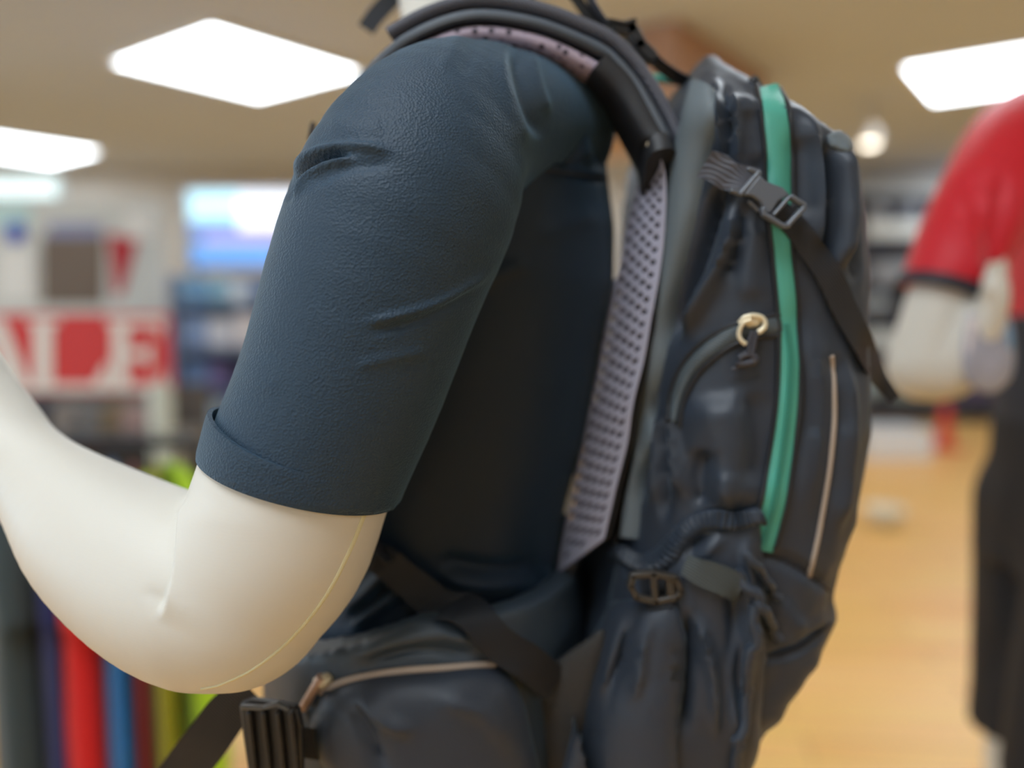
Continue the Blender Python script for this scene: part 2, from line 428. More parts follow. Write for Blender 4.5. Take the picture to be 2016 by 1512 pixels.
M_wall = mat('wall_paint', (196, 193, 186), 0.9, noise=0.03)
X0, X1, Y0, Y1 = -7.5, 7.5, -5.0, 9.0
def slab(name, c, h, m):
    o = MB().box(c, h).build(name, m, smooth=False); o['kind'] = 'structure'; return o
fl = slab('floor', ((X0+X1)/2, (Y0+Y1)/2, -0.05), ((X1-X0)/2, (Y1-Y0)/2, 0.05), floor_mat())
slab('ceiling', ((X0+X1)/2, (Y0+Y1)/2, CEIL+0.05), ((X1-X0)/2, (Y1-Y0)/2, 0.05), M_ceil)
slab('wall_back', (0, Y1+0.05, CEIL/2), (7.6, 0.05, CEIL/2), M_wall)
WZ0, WZ1 = 0.35, 2.45           # unseen shop windows added at left and behind the viewer for cool daylight
M_frame = mat('window_frame_white', (225, 225, 222), 0.5)
def pane_mat():
    m = bpy.data.materials.new('window_glass'); m.use_nodes = True; nt = m.node_tree; nt.nodes.clear()
    o = nt.nodes.new('ShaderNodeOutputMaterial'); t_ = nt.nodes.new('ShaderNodeBsdfTransparent'); g = nt.nodes.new('ShaderNodeBsdfGlossy'); g.inputs['Roughness'].default_value = 0.02
    f = nt.nodes.new('ShaderNodeFresnel'); f.inputs['IOR'].default_value = 1.45; mx = nt.nodes.new('ShaderNodeMixShader')
    nt.links.new(f.outputs[0], mx.inputs[0]); nt.links.new(t_.outputs[0], mx.inputs[1]); nt.links.new(g.outputs[0], mx.inputs[2]); nt.links.new(mx.outputs[0], o.inputs[0]); return m
M_pane = pane_mat()
def window_wall(wname, along, fixed, a0, a1, openings):
    """wall with window openings; along = 'x' or 'y', fixed = the other coordinate"""
    def bx(mb, s0, s1, z0, z1, th=0.05, shift=0.0):
        c = ((s0+s1)/2, fixed + shift, (z0+z1)/2); h = ((s1-s0)/2, th, (z1-z0)/2)
        if along == 'y': c = (c[1], c[0], c[2]); h = (h[1], h[0], h[2])
        mb.box(c, h)
    mb = MB(); bx(mb, a0, a1, 0, WZ0); bx(mb, a0, a1, WZ1, CEIL); e = a0
    for s0, s1 in openings: bx(mb, e, s0, WZ0, WZ1); e = s1
    bx(mb, e, a1, WZ0, WZ1); mb.build(wname, M_wall, smooth=False)['kind'] = 'structure'
    for s0, s1 in openings:
        window_wall.n += 1; mb = MB(); bx(mb, s0, s1, WZ0, WZ1, 0.004); w_ = mb.build('window_%d' % window_wall.n, M_pane, smooth=False); w_['kind'] = 'structure'
        mb = MB()
        for q in np.linspace(s0, s1, 4): bx(mb, q - 0.025, q + 0.025, WZ0, WZ1, 0.03)
        bx(mb, s0, s1, WZ0, WZ0 + 0.05, 0.03); bx(mb, s0, s1, WZ1 - 0.05, WZ1, 0.03); mb.build('window_frame', M_frame, w_, smooth=False)
window_wall.n = 0
window_wall('wall_left', 'y', X0 - 0.05, Y0, Y1, [(-4.2, -0.6), (0.0, 3.6)])
window_wall('wall_front', 'x', Y0 - 0.05, -7.6, 7.6, [(-6.6, -3.2)])
slab('wall_right', (X1+0.05, 2, CEIL/2), (0.05, 7.0, CEIL/2), M_wall)
slab('baseboard_back', (0, Y1-0.011, 0.045), (7.5, 0.01, 0.045), mat('dark_skirting', (70, 66, 64), 0.6))

# ceiling light panels: a grid turned about 39 degrees to the view
GA = np.array([0.775, -0.63]); GB = np.array([0.6, 0.8])
A0 = np.array([-1.71, 5.15]); SA = np.array([3.02, -2.66]); SB = np.array([1.87, 2.76])
M_lampframe = mat('lamp_frame_white', (235, 233, 228), 0.5)
M_diff = mat('lamp_diffuser', (234, 245, 255), 0.5, emit=PANEL_EMIT)
LAMPS = {(0, 0): 'square ceiling light panel above and left of the navy sleeve', (1, 1): 'ceiling light panel above the red shirt at the right edge',
         (-1, 0): 'ceiling light panel at the left edge above the white display board'}
for i in range(-2, 4):
    for j in range(-3, 3):
        c = A0 + i * SA + j * SB
        if not (X0 + 0.8 < c[0] < X1 - 0.8 and Y0 + 0.8 < c[1] < Y1 - 0.3): continue
        if (i, j) == (0, 1): lab = 'far ceiling light panel behind the mannequin and backpack'
        else: lab = LAMPS.get((i, j), 'ceiling light panel outside the picture, beside and behind the viewer')
        t = thing('ceiling_light', lab, 'ceiling light', (c[0], c[1], CEIL), 'ceiling light panels')
        hs = 0.54; R = rotz(math.atan2(GB[1], GB[0]))
        MB().box((c[0], c[1], CEIL-0.012), (hs-0.02, hs-0.02, 0.010), R).build('diffuser', M_diff, t, smooth=False)
        mb = MB()
        for sx, sy, hx, hy in ((1, 0, 0.02, hs), (-1, 0, 0.02, hs), (0, 1, hs, 0.02), (0, -1, hs, 0.02)):
            mb.box(np.array([c[0], c[1], CEIL-0.015]) + R @ np.array([sx*hs, sy*hs, 0]), (hx, hy, 0.015), R)
        mb.build('frame', M_lampframe, t, bevel=0.003)

# brown wood soffit hanging from the ceiling behind the pack
R = rotz(math.atan2(GB[1], GB[0])); cn = PZ(1335, 35, CEIL); hb_, ha_, hh_ = 0.68, 0.6, 0.2
cc = np.array([cn[0], cn[1], CEIL - hh_ - 0.001]) + R @ np.array([hb_, ha_, 0])
t = thing('ceiling_soffit', 'brown wooden box soffit under the ceiling above the backpack', 'soffit', (cc[0], cc[1], CEIL - 2 * hh_))
MB().box(cc, (hb_, ha_, hh_), R).build('box', mat('soffit_wood', (178, 140, 116), 0.7, noise=0.1, nscale=3), t, bevel=0.01)
MB().box(cc + np.array([0, 0, -hh_]), (hb_ + 0.02, ha_ + 0.02, 0.012), R).build('bottom_trim', mat('soffit_trim', (196, 168, 148), 0.6), t, bevel=0.004)

# small round spot lamps on the ceiling
M_spotlens = mat('spot_lens', (255, 246, 228), 0.4, emit=5.0)
def spot(u, v, Y, label):
    p = P(u, v, Y); t = thing('spot_lamp', label, 'spot lamp', (p[0], p[1], CEIL), 'spot lamps on the ceiling')
    V, Fc = tube_mesh([(p[0], p[1], CEIL), (p[0], p[1], p[2]+0.05)], 0.012, 10); obj('stem', V, Fc, mat('lamp_grey', (170, 168, 165), 0.4), t)
    V, Fc = lathe([(0.02, 0.075), (0.055, 0.06), (0.068, 0.02), (0.07, -0.05), (0.06, -0.05)]); obj('housing', V + p, Fc, mat('lamp_white', (225, 222, 216), 0.4), t, sharp=40)
    V, Fc = lathe([(0.058, -0.045), (0.05, -0.062), (0.03, -0.072), (0.008, -0.075)]); obj('lens', V + p, Fc, M_spotlens, t, sharp=40)
spot(1713, 268, 6.0, 'small round white spot lamp above the right shoulder of the backpack')
spot(1308, 188, 5.2, 'small white spot lamp seen between shoulder strap and backpack')

# ================================================================== THE SHOP BEHIND, LEFT
def board(name, label, cat, u0, v0, u1, v1, Y, m, th=0.02, legs=True, group=None):
    """upright display board between two corners at depth Y, standing on two posts"""
    a = P(u0, v1, Y); b = P(u1, v0, Y)
    t = thing(name, label, cat, ((a[0]+b[0])/2, Y + 0.02, 0 if legs else a[2]), group)
    MB().box(((a[0]+b[0])/2, Y + th/2, (a[2]+b[2])/2), ((b[0]-a[0])/2, th/2, (b[2]-a[2])/2)).build('panel', m, t, bevel=0.004)
    if legs:
        for x in (a[0] + 0.05, b[0] - 0.05):
            MB().box((x, Y + th + 0.015, b[2]/2), (0.015, 0.015, b[2]/2)).build('post', mat('rack_grey', (120, 120, 122), 0.4, metal=0.5), t)
        MB().box(((a[0]+b[0])/2, Y + th + 0.03, 0.01), ((b[0]-a[0])/2, 0.2, 0.01)).build('base', mat('rack_grey', (120, 120, 122)), t, bevel=0.004)
    return t
def prints(parent, Y, items, name='print'):
    k = 0
    for poly, m in items:
        k += 1; mb = MB(); plate(mb, poly, Y - 0.0005 - 0.0015 * k, 0.002); mb.build(name, m, parent, smooth=False)
def rect(u0, v0, u1, v1): return [(u0, v0), (u1, v0), (u1, v1), (u0, v1)]
Mw = mat('board_white', (228, 230, 228), 0.5); Mred = mat('sign_red', (205, 48, 50), 0.5); Mpink = mat('sign_pink', (236, 190, 192), 0.5)
# red and white sign
s = board('sale_sign', 'red sign with thick white strokes above the clothes rail', 'sign', -160, 618, 330, 775, 3.2, Mred, 0.03)
def letter(name, polys):
    mb = MB()
    for k, q in enumerate(polys): plate(mb, q, 3.199 - 0.0004 * k, 0.003)
    mb.build(name, Mw, s, smooth=False)
letter('letter', [[(-152, 640), (-110, 628), (-88, 640), (-88, 668), (-112, 652), (-126, 664), (-84, 710), (-88, 756), (-116, 770), (-152, 756), (-152, 726), (-124, 752), (-110, 740), (-150, 690)]])
letter('letter', [[(-22, 628), (6, 628), (62, 770), (24, 770), (-8, 680)], [(-22, 628), (-8, 640), (-48, 770), (-72, 770)], rect(-44, 722, 20, 734)])
letter('letter', [rect(68, 628, 102, 770), rect(56, 628, 116, 638), [(56, 770), (214, 770), (214, 712), (204, 722), (186, 756), (56, 756)]])
letter('letter', [rect(222, 628, 252, 770), [(212, 628), (322, 628), (322, 664), (308, 642), (212, 640)], [(246, 690), (284, 690), (290, 676), (298, 676), (298, 722), (290, 722), (284, 704), (246, 704)], [(212, 770), (326, 770), (326, 728), (308, 756), (212, 758)]])
# white display board with photo and red pennant
s = board('display_board', 'tall white board with brown photo and red pennant above the red sign', 'display board', -220, 395, 318, 640, 4.6, mat('board_pale', (205, 210, 208), 0.6))
prints(s, 4.6, [(rect(-100, 400, 60, 450), mat('print_cyan', (190, 225, 228), 0.6)), (rect(82, 462, 205, 600), mat('print_brown', (112, 98, 86), 0.6, noise=0.25, nscale=6)),
                (rect(95, 440, 200, 466), mat('print_bluegrey', (140, 148, 185), 0.6)),
                ([(212, 462), (274, 462), (240, 580), (226, 580)], mat('print_crimson', (178, 22, 40), 0.6)),
                (rect(245, 415, 305, 470), Mw), ([(12, 445), (30, 436), (48, 445), (50, 468), (30, 480), (12, 470)], mat('print_blue', (30, 66, 190), 0.6)), (rect(0, 490, 68, 590), Mw)])
# lit blue poster stand
s = board('poster_stand', 'tall blue and cyan lit poster just left of the sleeve', 'poster', 366, 372, 640, 525, 5.2, mat('lightbox_frame', (180, 190, 205), 0.5), 0.06, legs=False)
bx = P(366, 525, 5.2); bxr = P(640, 372, 5.2)
for x in (bx[0]+0.05, bxr[0]-0.05):
    MB().box((x, 5.24, bx[2]/2), (0.02, 0.02, bx[2]/2)).build('post', mat('rack_grey', (120, 120, 122)), s)
s.location.z = 0
for o in s.children: o.matrix_parent_inverse = Matrix.Translation(-s.location)
def em(name, c, e): return mat(name, c, 0.5, emit=e)
prints(s, 5.2, [(rect(372, 378, 470, 436), em('poster_cyan', (190, 236, 250), 0.8)), (rect(470, 380, 636, 452), em('poster_white', (238, 244, 255), 0.9)),
                (rect(376, 440, 470, 464), em('poster_blue', (110, 150, 225), 0.6)), (rect(400, 464, 560, 480), em('poster_rose', (205, 180, 220), 0.5)), (rect(378, 480, 634, 522), em('poster_sky', (105, 165, 240), 0.7))])
fa = board('light_fascia', 'glowing pale cyan light box over the white display board at left', 'light box', -260, 345, 118, 392, 5.4, mat('fascia_frame', (200, 210, 212), 0.5), 0.05)
prints(fa, 5.4, [(rect(-250, 349, 112, 388), em('fascia_cyan', (225, 245, 247), 0.9))], 'lit_face')
# rack of light-blue and white folded goods under the poster
rk = P(345, 812, 4.2); rk2 = P(560, 540, 4.2)
t = thing('goods_rack', 'dark rack with pale blue packs beside the sleeve cuff', 'rack', ((rk[0]+rk2[0])/2, 4.3, 0))
M_rack = mat('rack_slate', (120, 140, 172), 0.5)
MB().box(((rk[0]+rk2[0])/2, 4.52, rk2[2]/2), ((rk2[0]-rk[0])/2, 0.02, rk2[2]/2)).build('back_panel', M_rack, t, bevel=0.004)
for v in (600, 690, 775, 860):
    z = P(400, v, 4.2)[2]; MB().box(((rk[0]+rk2[0])/2, 4.36, z), ((rk2[0]-rk[0])/2, 0.15, 0.012)).build('shelf', M_rack, t, bevel=0.003)
for x in (rk[0], rk2[0]): MB().box((x, 4.36, rk2[2]/2), (0.015, 0.15, rk2[2]/2)).build('side', M_rack, t, bevel=0.003)
packs = [(345, 548, 388, 600, (128, 180, 222), 'sky blue pack, top left on the dark goods rack'), (400, 552, 440, 600, (140, 190, 215), 'pale cyan pack in the middle of the top shelf of the goods rack'),
         (420, 560, 480, 598, (225, 238, 245), 'white pack on the top shelf of the goods rack nearest the sleeve'), (350, 622, 400, 688, (140, 172, 220), 'grey blue pack, second shelf of the goods rack at left'),
         (402, 628, 452, 688, (215, 225, 240), 'white pack on the second shelf of the goods rack in the middle'), (430, 620, 500, 690, (232, 232, 238), 'broad white pack on the second shelf of the goods rack by the sleeve'),
         (352, 716, 404, 774, (110, 142, 190), 'dull blue pack, third shelf of the goods rack at left'), (406, 720, 440, 774, (120, 110, 160), 'violet pack on the third shelf of the goods rack'), (376, 790, 440, 858, (190, 215, 235), 'pale blue pack on the lowest shelf of the goods rack')]
for q, (u0, v0, u1, v1, col, lab) in enumerate(packs):
    yy = 4.24 + 0.06 * (q % 3 == 1) + 0.0 * q; a = P(u0, v1, 4.22); b = P(u1, v0, 4.22)
    shelf_v = min((x for x in (600, 690, 775, 860) if x >= v1 - 2), default=860); zb = P(400, shelf_v, 4.2)[2] + 0.012
    hx = (b[0]-a[0])/2*0.92; hz = (b[2]-a[2])/2*0.95
    if q == 2: a = P(444, v1, 4.22); hx = (b[0]-a[0])/2*0.9
    if q == 5: a = P(456, v1, 4.22); hx = (b[0]-a[0])/2*0.9
    o = MB().box(((a[0]+b[0])/2, 4.32, zb + hz + 0.001), (hx, 0.07, hz)).build('goods_pack', mat('pack_%d' % q, col, 0.45), bevel=0.012)
    tag(o, lab, 'pack', 'packs on the goods rack')
# shelf unit with mixed grey goods below the red sign
ga = P(-120, 800, 3.5); gb = P(345, 800, 3.5); zt = P(0, 862, 3.5)[2]
t = thing('low_shelf', 'low grey shop shelf behind the bent forearm', 'shelf', ((ga[0]+gb[0])/2, 3.7, 0))
M_sh = mat('shelf_grey', (128, 124, 118), 0.6)
for z in (zt, zt - 0.32, zt - 0.62): MB().box(((ga[0]+gb[0])/2, 3.7, z - 0.012), ((gb[0]-ga[0])/2, 0.2, 0.012)).build('shelf_board', M_sh, t, bevel=0.003)
for x in (ga[0], gb[0]): MB().box((x, 3.7, zt/2), (0.012, 0.2, zt/2)).build('side', M_sh, t, bevel=0.003)
MB().box(((ga[0]+gb[0])/2, 3.89, zt/2 + 0.1), ((gb[0]-ga[0])/2, 0.01, zt/2 + 0.1)).build('back_panel', mat('shelf_back', (96, 92, 86), 0.7), t)
for q, (u0, u1, h, col, lab) in enumerate([(62, 100, 0.14, (40, 44, 62), 'black box at the left on the low shelf under the red sign'), (108, 150, 0.13, (140, 138, 134), 'grey box on the low shelf left of centre under the red sign'),
        (156, 200, 0.12, (118, 122, 124), 'slate box on the low shelf under the middle of the red sign'), (204, 240, 0.13, (130, 118, 92), 'olive brown box on the low shelf under the red sign'), (244, 284, 0.12, (170, 150, 148), 'dusty pink box on the low shelf beside the pale post')]):
    a = P(u0, 860, 3.6); b = P(u1, 860, 3.6)
    o = MB().box(((a[0]+b[0])/2, 3.66, zt + h/2 + 0.001), ((b[0]-a[0])/2, 0.08, h/2)).build('goods_box', mat('gbox_%d' % q, col, 0.6, noise=0.15, nscale=20), bevel=0.006); tag(o, lab, 'box', 'boxes on the low shelf')
# pale post
pz = P(315, 756, 2.8)
t = thing('pale_post', 'slim pale grey post standing below the right end of the red sign', 'post', (pz[0], 2.8, 0))
V, Fc = lathe([(0.038, 0.0), (0.04, 0.3), (0.042, pz[2]-0.03), (0.03, pz[2]), (0.01, pz[2]+0.004)], 20); obj('pole', V + np.array([pz[0], 2.8, 0]), Fc, mat('post_pale', (196, 204, 194), 0.5), t, sharp=40)
V, Fc = lathe([(0.14, 0.0), (0.14, 0.012), (0.05, 0.03), (0.04, 0.03)], 28); obj('foot', V + np.array([pz[0], 2.8, 0]), Fc, mat('rack_grey', (120, 120, 122)), t, sharp=40)

# clothes rail with hanging shirts
RY = 1.62; rail_z = P(250, 872, RY)[2]
ra = P(-260, 830, RY)[0]; rb = P(395, 830, RY)[0]
t = thing('clothes_rail', 'dark steel clothes rail carrying bright shirts behind the forearm', 'clothes rail', ((ra+rb)/2, RY, 0))
M_steel = mat('dark_steel', (70, 72, 76), 0.35, metal=0.8)
V, Fc = tube_mesh([(ra, RY, rail_z), (rb, RY, rail_z)], 0.012, 14); obj('rail', V, Fc, M_steel, t, sharp=50)
for x in (ra + 0.01, rb - 0.01):
    V, Fc = tube_mesh([(x, RY, 0.03), (x, RY, rail_z)], 0.012, 14); obj('upright', V, Fc, M_steel, t, sharp=50)
    V, Fc = tube_mesh([(x, RY - 0.26, 0.014), (x, RY + 0.26, 0.014)], 0.013, 14); obj('foot', V, Fc, M_steel, t, sharp=50)
def garment(u, wpx, col, label, drop=0.0, zb=0.2, yaw=0.0, gi=0, hw=0.20):
    c = P(u, 830, RY); zt = rail_z - 0.045 - drop
    t = thing('hanging_shirt', label, 'shirt', (c[0], RY, zb), 'shirts on the clothes rail')
    th = wpx * RY / F / 2; rows = 34; N = 56; V = []; Fc = []; rg = random.Random(gi)
    ph = rg.uniform(0, 6); R = rotz(math.atan2(RY, c[0]) + yaw)
    for r in range(rows):
        s_ = r / (rows - 1); z = zt + (zb - zt) * s_
        wd = hw * (0.22 + 0.78 * min(1, s_ / 0.12) ** 0.7) * (1 + 0.06 * s_); tk = th * (0.35 + 0.65 * min(1, s_ / 0.2))
        for k in range(N):
            a = 2 * math.pi * k / N; x = wd * math.copysign(abs(math.cos(a)) ** 0.7, math.cos(a)); y = tk * math.copysign(abs(math.sin(a)) ** 0.6, math.sin(a))
            y += 0.006 * s_ * math.sin(38 * x + ph) + 0.004 * s_ * math.sin(71 * x + 2 * ph + 3 * s_); x += 0.004 * math.sin(14 * s_ + ph)
            V.append(R @ np.array([x, y, 0]) + np.array([c[0], RY, z]))
    for r in range(rows - 1):
        for k in range(N): Fc.append((r*N+k, r*N+(k+1) % N, (r+1)*N+(k+1) % N, (r+1)*N+k))
    Fc.append(tuple(range(N))); Fc.append(tuple((rows-1)*N+k for k in range(N)))
    m = mat('cloth_%d' % gi, col, 0.75, bump=0.15, bscale=250, sheen=0.2)
    obj('body', V, Fc, m, t, sharp=70)
    for sg in (-1, 1):
        p0 = R @ np.array([sg*hw*0.85, 0, 0]) + np.array([c[0], RY, zt - 0.07]); p1 = R @ np.array([sg*(hw+0.035), 0, 0]) + np.array([c[0], RY, zt - 0.26])
        V2, F2 = tube_mesh(catmull([p0, (p0+p1)/2 + np.array([0, 0, 0.02]), p1], 8), np.linspace(0.05, 0.035, 8) * min(1, th/0.04), 14); obj('sleeve', V2, F2, m, t, sharp=60)
    hk = [(c[0], RY, zt - 0.02), (c[0], RY, zt + 0.03), (c[0]+0.018, RY, zt + 0.05), (c[0]+0.012, RY, rail_z + 0.022), (c[0]-0.012, RY, rail_z + 0.02)]
    if drop == 0: V2, F2 = tube_mesh(catmull(hk, 16), 0.0025, 6); obj('hanger_hook', V2, F2, M_steel, t)
garment(8, 96, (52, 66, 70), 'charcoal green shirt at the left end of the clothes rail', gi=1)
garment(76, 34, (28, 38, 96), 'thin navy blue shirt between charcoal and red shirts', gi=2)
garment(142, 84, (214, 20, 20), 'bright red shirt on the clothes rail under the forearm', gi=3)
garment(214, 52, (20, 104, 168), 'blue shirt hanging right of the bright red shirt', gi=4)
garment(258, 26, (140, 24, 30), 'thin dark red shirt between blue and olive shirts', gi=5)
garment(300, 46, (150, 146, 18), 'olive yellow shirt hanging between dark red and lime shirts', gi=6)
garment(342, 62, (176, 214, 30), 'lime green shirt at the right end of the clothes rail', gi=7, yaw=0.3)

# ================================================================== THE SHOP BEHIND, RIGHT
sa = P(1640, 385, 8.6); sb = P(2160, 385, 8.6)
t = thing('wall_shelf', 'dark grey wall shelf full of pale goods between backpack and red shirt', 'shelf', ((sa[0]+sb[0])/2, 8.75, 0))
M_ds = mat('shelf_dark', (92, 96, 110), 0.6)
zt = sa[2]
MB().box(((sa[0]+sb[0])/2, 8.93, zt/2), ((sb[0]-sa[0])/2, 0.02, zt/2)).build('back_panel', M_ds, t)
for x in (sa[0], sb[0]): MB().box((x, 8.75, zt/2), (0.02, 0.2, zt/2)).build('side', M_ds, t, bevel=0.004)
SV = (388, 472, 560, 622, 690, 790)
SZ = [P(1750, v, 8.6)[2] for v in SV]
for z in SZ: MB().box(((sa[0]+sb[0])/2, 8.75, z), ((sb[0]-sa[0])/2-0.02, 0.2, 0.015)).build('shelf_board', M_ds, t, bevel=0.003)
def ball(u, r, z, col, lab, k):
    p = P(u, 600, 8.62); V, Fc = lathe([(r*math.sin(a), r - r*math.cos(a)*0.9 - 0.1*r) for a in np.linspace(0.15, math.pi-0.1, 14)], 24)
    V = V - np.array([0, 0, V[:, 2].min()]) + np.array([p[0], 8.7, z + 0.016]); o = obj('helmet', V, Fc, mat('helm_%d' % k, col, 0.35), sharp=60); tag(o, lab, 'helmet', 'round caps on the wall shelf'); return o
def sbox(u0, u1, h, z, col, lab, k):
    a = P(u0, 600, 8.62)[0]; b = P(u1, 600, 8.62)[0]
    o = MB().box(((a+b)/2, 8.7, z + 0.0155 + h/2), ((b-a)/2, 0.12, h/2)).build('shoe_box', mat('sbox_%d' % k, col, 0.5), bevel=0.02); tag(o, lab, 'box', 'boxes on the wall shelf')
sbox(1696, 1825, 0.17, SZ[1], (222, 226, 222), 'long white box on the top shelf right of the backpack', 0)
ball(1726, 0.11, SZ[1] + 0.172, (178, 182, 190), 'pale grey cap on the long white box beside the backpack', 0); ball(1786, 0.11, SZ[1] + 0.172, (160, 166, 180), 'bluish grey cap on the long white box near the red sleeve', 1)
sbox(1712, 1790, 0.22, SZ[2], (150, 154, 160), 'grey box on the second shelf beside the backpack edge', 1)
ball(1728, 0.13, SZ[3], (170, 180, 186), 'pale slate cap on the third shelf by the backpack', 2)
sbox(1708, 1775, 0.19, SZ[4], (206, 214, 214), 'white box on the fourth shelf behind the strap end', 2)
ball(1722, 0.14, SZ[5], (160, 176, 178), 'grey green cap on the lowest shelf behind the strap end', 3)
sbox(1840, 1960, 0.3, SZ[5], (72, 66, 110), 'dark violet box on the lowest shelf beneath the red mannequin arm', 3)
sbox(1762, 1832, 0.12, SZ[5], (120, 140, 136), 'grey green box on the lowest shelf next to the violet box', 4)
# white low box, red cone on the floor
p = PZ(1775, 905, 0.0)
t = thing('white_crate', 'low white open crate on the wooden floor beside the backpack', 'crate', (p[0], p[1]+0.2, 0))
M_wp = mat('white_plastic', (226, 230, 234), 0.4)
MB().box((p[0], p[1]+0.22, 0.012), (0.26, 0.2, 0.012)).build('bottom', M_wp, t)
for dx, dy, hx, hy in ((0, -0.2, 0.27, 0.012), (0, 0.2, 0.27, 0.012), (-0.258, 0, 0.012, 0.2), (0.258, 0, 0.012, 0.2)):
    MB().box((p[0]+dx, p[1]+0.22+dy, 0.12), (hx, hy, 0.12)).build('side', M_wp, t, bevel=0.004)
p = PZ(1858, 884, 0.0)
t = thing('red_cone', 'small red cone standing on the floor under the red mannequin arm', 'cone', (p[0], p[1], 0))
V, Fc = lathe([(0.085, 0.02), (0.07, 0.1), (0.05, 0.25), (0.03, 0.4), (0.02, 0.41)], 28); obj('cone_body', V + np.array([p[0], p[1], 0]), Fc, mat('cone_red', (214, 60, 48), 0.5), t, sharp=40)
MB().box((p[0], p[1], 0.011), (0.12, 0.12, 0.011)).build('base', mat('cone_red', (214, 60, 48)), t, bevel=0.004)
p = PZ(1722, 1035, 0.0)
t = thing('white_bowl', 'small cream bowl on the wooden floor at the backpack edge', 'bowl', (p[0]+0.06, p[1], 0))
V, Fc = lathe([(0.05, 0.0), (0.09, 0.03), (0.115, 0.1), (0.105, 0.1), (0.08, 0.035), (0.01, 0.02)], 28); obj('shell', V + np.array([p[0]+0.06, p[1], 0.0]), Fc, mat('cream_plastic', (222, 214, 190), 0.4), t, sharp=50)
V, Fc = lathe([(0.115, 0.098), (0.119, 0.104), (0.112, 0.108), (0.104, 0.1)], 28); obj('rim', V + np.array([p[0]+0.06, p[1], 0.0]), Fc, mat('cream_plastic', (222, 214, 190)), t, sharp=50)

# ================================================================== RED MANNEQUIN, RIGHT EDGE
M_cream = mat('mannequin_jersey', (215, 212, 203), 0.5, bump=0.06, bscale=420, bkind='wz', sheen=0.15, bdist=0.0006)
M_redshirt = mat('red_polyester', (206, 14, 38), 0.55, bump=0.1, bscale=300, sheen=0.25)
M_navytrim = mat('navy_trim', (28, 36, 50), 0.6)
M_blackpants = mat('black_trousers', (26, 27, 32), 0.75, bump=0.1, bscale=200)
root2 = thing('mannequin', 'cream mannequin in red shirt and black trousers at the right edge', 'mannequin', (0.945, 1.30, 0))
arm2 = pxchain([(2000, 330, 62, 1.11), (1895, 490, 62, 1.06), (1852, 600, 68, 1.05), (1822, 715, 70, 1.05)])
fore2 = pxchain([(1822, 722, 68, 1.05), (1870, 725, 60, 1.03), (1925, 665, 42, 1.0), (1958, 590, 28, .98)])
hand2 = [pxchain([(1956, 600, 24, .98), (1960, 560, 26, .98)])] + [pxchain([(1958 + dx, 560, 9, 0.98 + dy), (1960 + dx * 1.2, 530, 9, 0.98 + dy), (1962 + dx, 512, 7, 0.97 + dy)]) for dx, dy in ((-12, 0), (-3, 0.005), (7, 0.01), (15, 0.015))] + [pxchain([(1950, 590, 9, .97), (1936, 565, 8, .965), (1934, 548, 7, .96)])]
DX2 = 0.10
T2 = [(0.92, .86, 1.30, .125, .165), (1.05, .855, 1.30, .112, .155), (1.117, .85, 1.30, .112, .15), (1.3, .86, 1.30, .115, .17), (1.42, .865, 1.30, .12, .175), (1.5, .865, 1.30, .112, .165), (1.57, .865, 1.3, .085, .12), (1.61, .87, 1.3, .055, .06)]
T2 = [(z, a + DX2, b, c, e) for z, a, b, c, e in T2]
def body2(p0):
    p = p0
    d = smin(chain_sd(p, arm2), chain_sd(p, fore2), 0.01)
    for h in hand2: d = smin(d, chain_sd(p, h), 0.004)
    d = np.minimum(d, loft_sd(p, [(z, a, b, c-.008, e-.008) for z, a, b, c, e in T2])); p = p0 - np.array([DX2, 0, 0])
    d = smin(d, seg_sd(p, np.array([.87, 1.3, 1.55]), np.array([.88, 1.3, 1.72]), .055, .05), 0.03)
    q = (p - np.array([.9, 1.3, 1.82])) / np.array([.095, .075, .12]); d = smin(d, (np.linalg.norm(q, axis=-1) - 1) * .075, 0.02)
    for yy, x0 in ((1.215, .835), (1.385, .88)):
        d = np.minimum(d, chain_sd(p, [(.855, yy, .93, .085), (x0 - .045, yy, .60, .058), (x0 - .055, yy, .42, .052), (x0 - .04, yy, .14, .034), (x0 - .02, yy, .09, .034), (x0 + .09, yy, .07, .026)]))
    d = smin(d, chain_sd(p, [(.86, 1.46, 1.5, .06), (.85, 1.53, 1.28, .05), (.98, 1.52, 1.17, .042), (1.1, 1.45, 1.2, .03)]), 0.01)
    return d
V, Q = surface_nets(body2, (.42, .85, .03), (1.3, 1.65, 1.96), 0.008); V = relax(V, Q, 2)
qobj('body', V, Q, M_cream, root2, sub=1)
sl2 = pxchain([(2090, 270, 105, 1.22), (2020, 290, 106, 1.14), (1950, 390, 96, 1.08), (1888, 500, 86, 1.06), (1845, 620, 80, 1.05)])
ax2 = np.array(P(1845, 620, 1.05)) - np.array(P(1895, 470, 1.06)); ax2 /= np.linalg.norm(ax2); h2 = np.array(P(1853, 578, 1.05))
def shirt2(p):
    d = np.maximum(chain_sd(p, sl2), (p - h2) @ ax2)
    return smin(d, loft_sd(p, [(max(z, 1.0), a, b, c, e) if z > .95 else (0.99, a, b, c, e) for z, a, b, c, e in T2]), 0.008)
V, Q = surface_nets(shirt2, (.45, .85, .97), (1.15, 1.52, 1.64), 0.006); V = relax(V, Q, 2)
N = vnormals(V, Q); V = sculpt(V, N, [([(1890, 330), (1930, 420), (1960, 500)], 14, -0.006), ([(1860, 420), (1900, 470), (1940, 560)], 12, 0.004), ([(1975, 330), (1965, 450), (1950, 560)], 16, -0.01)])
sh2 = qobj('shirt', V, Q, M_redshirt, root2, sub=1, label='bright red short-sleeved shirt with navy cuff')
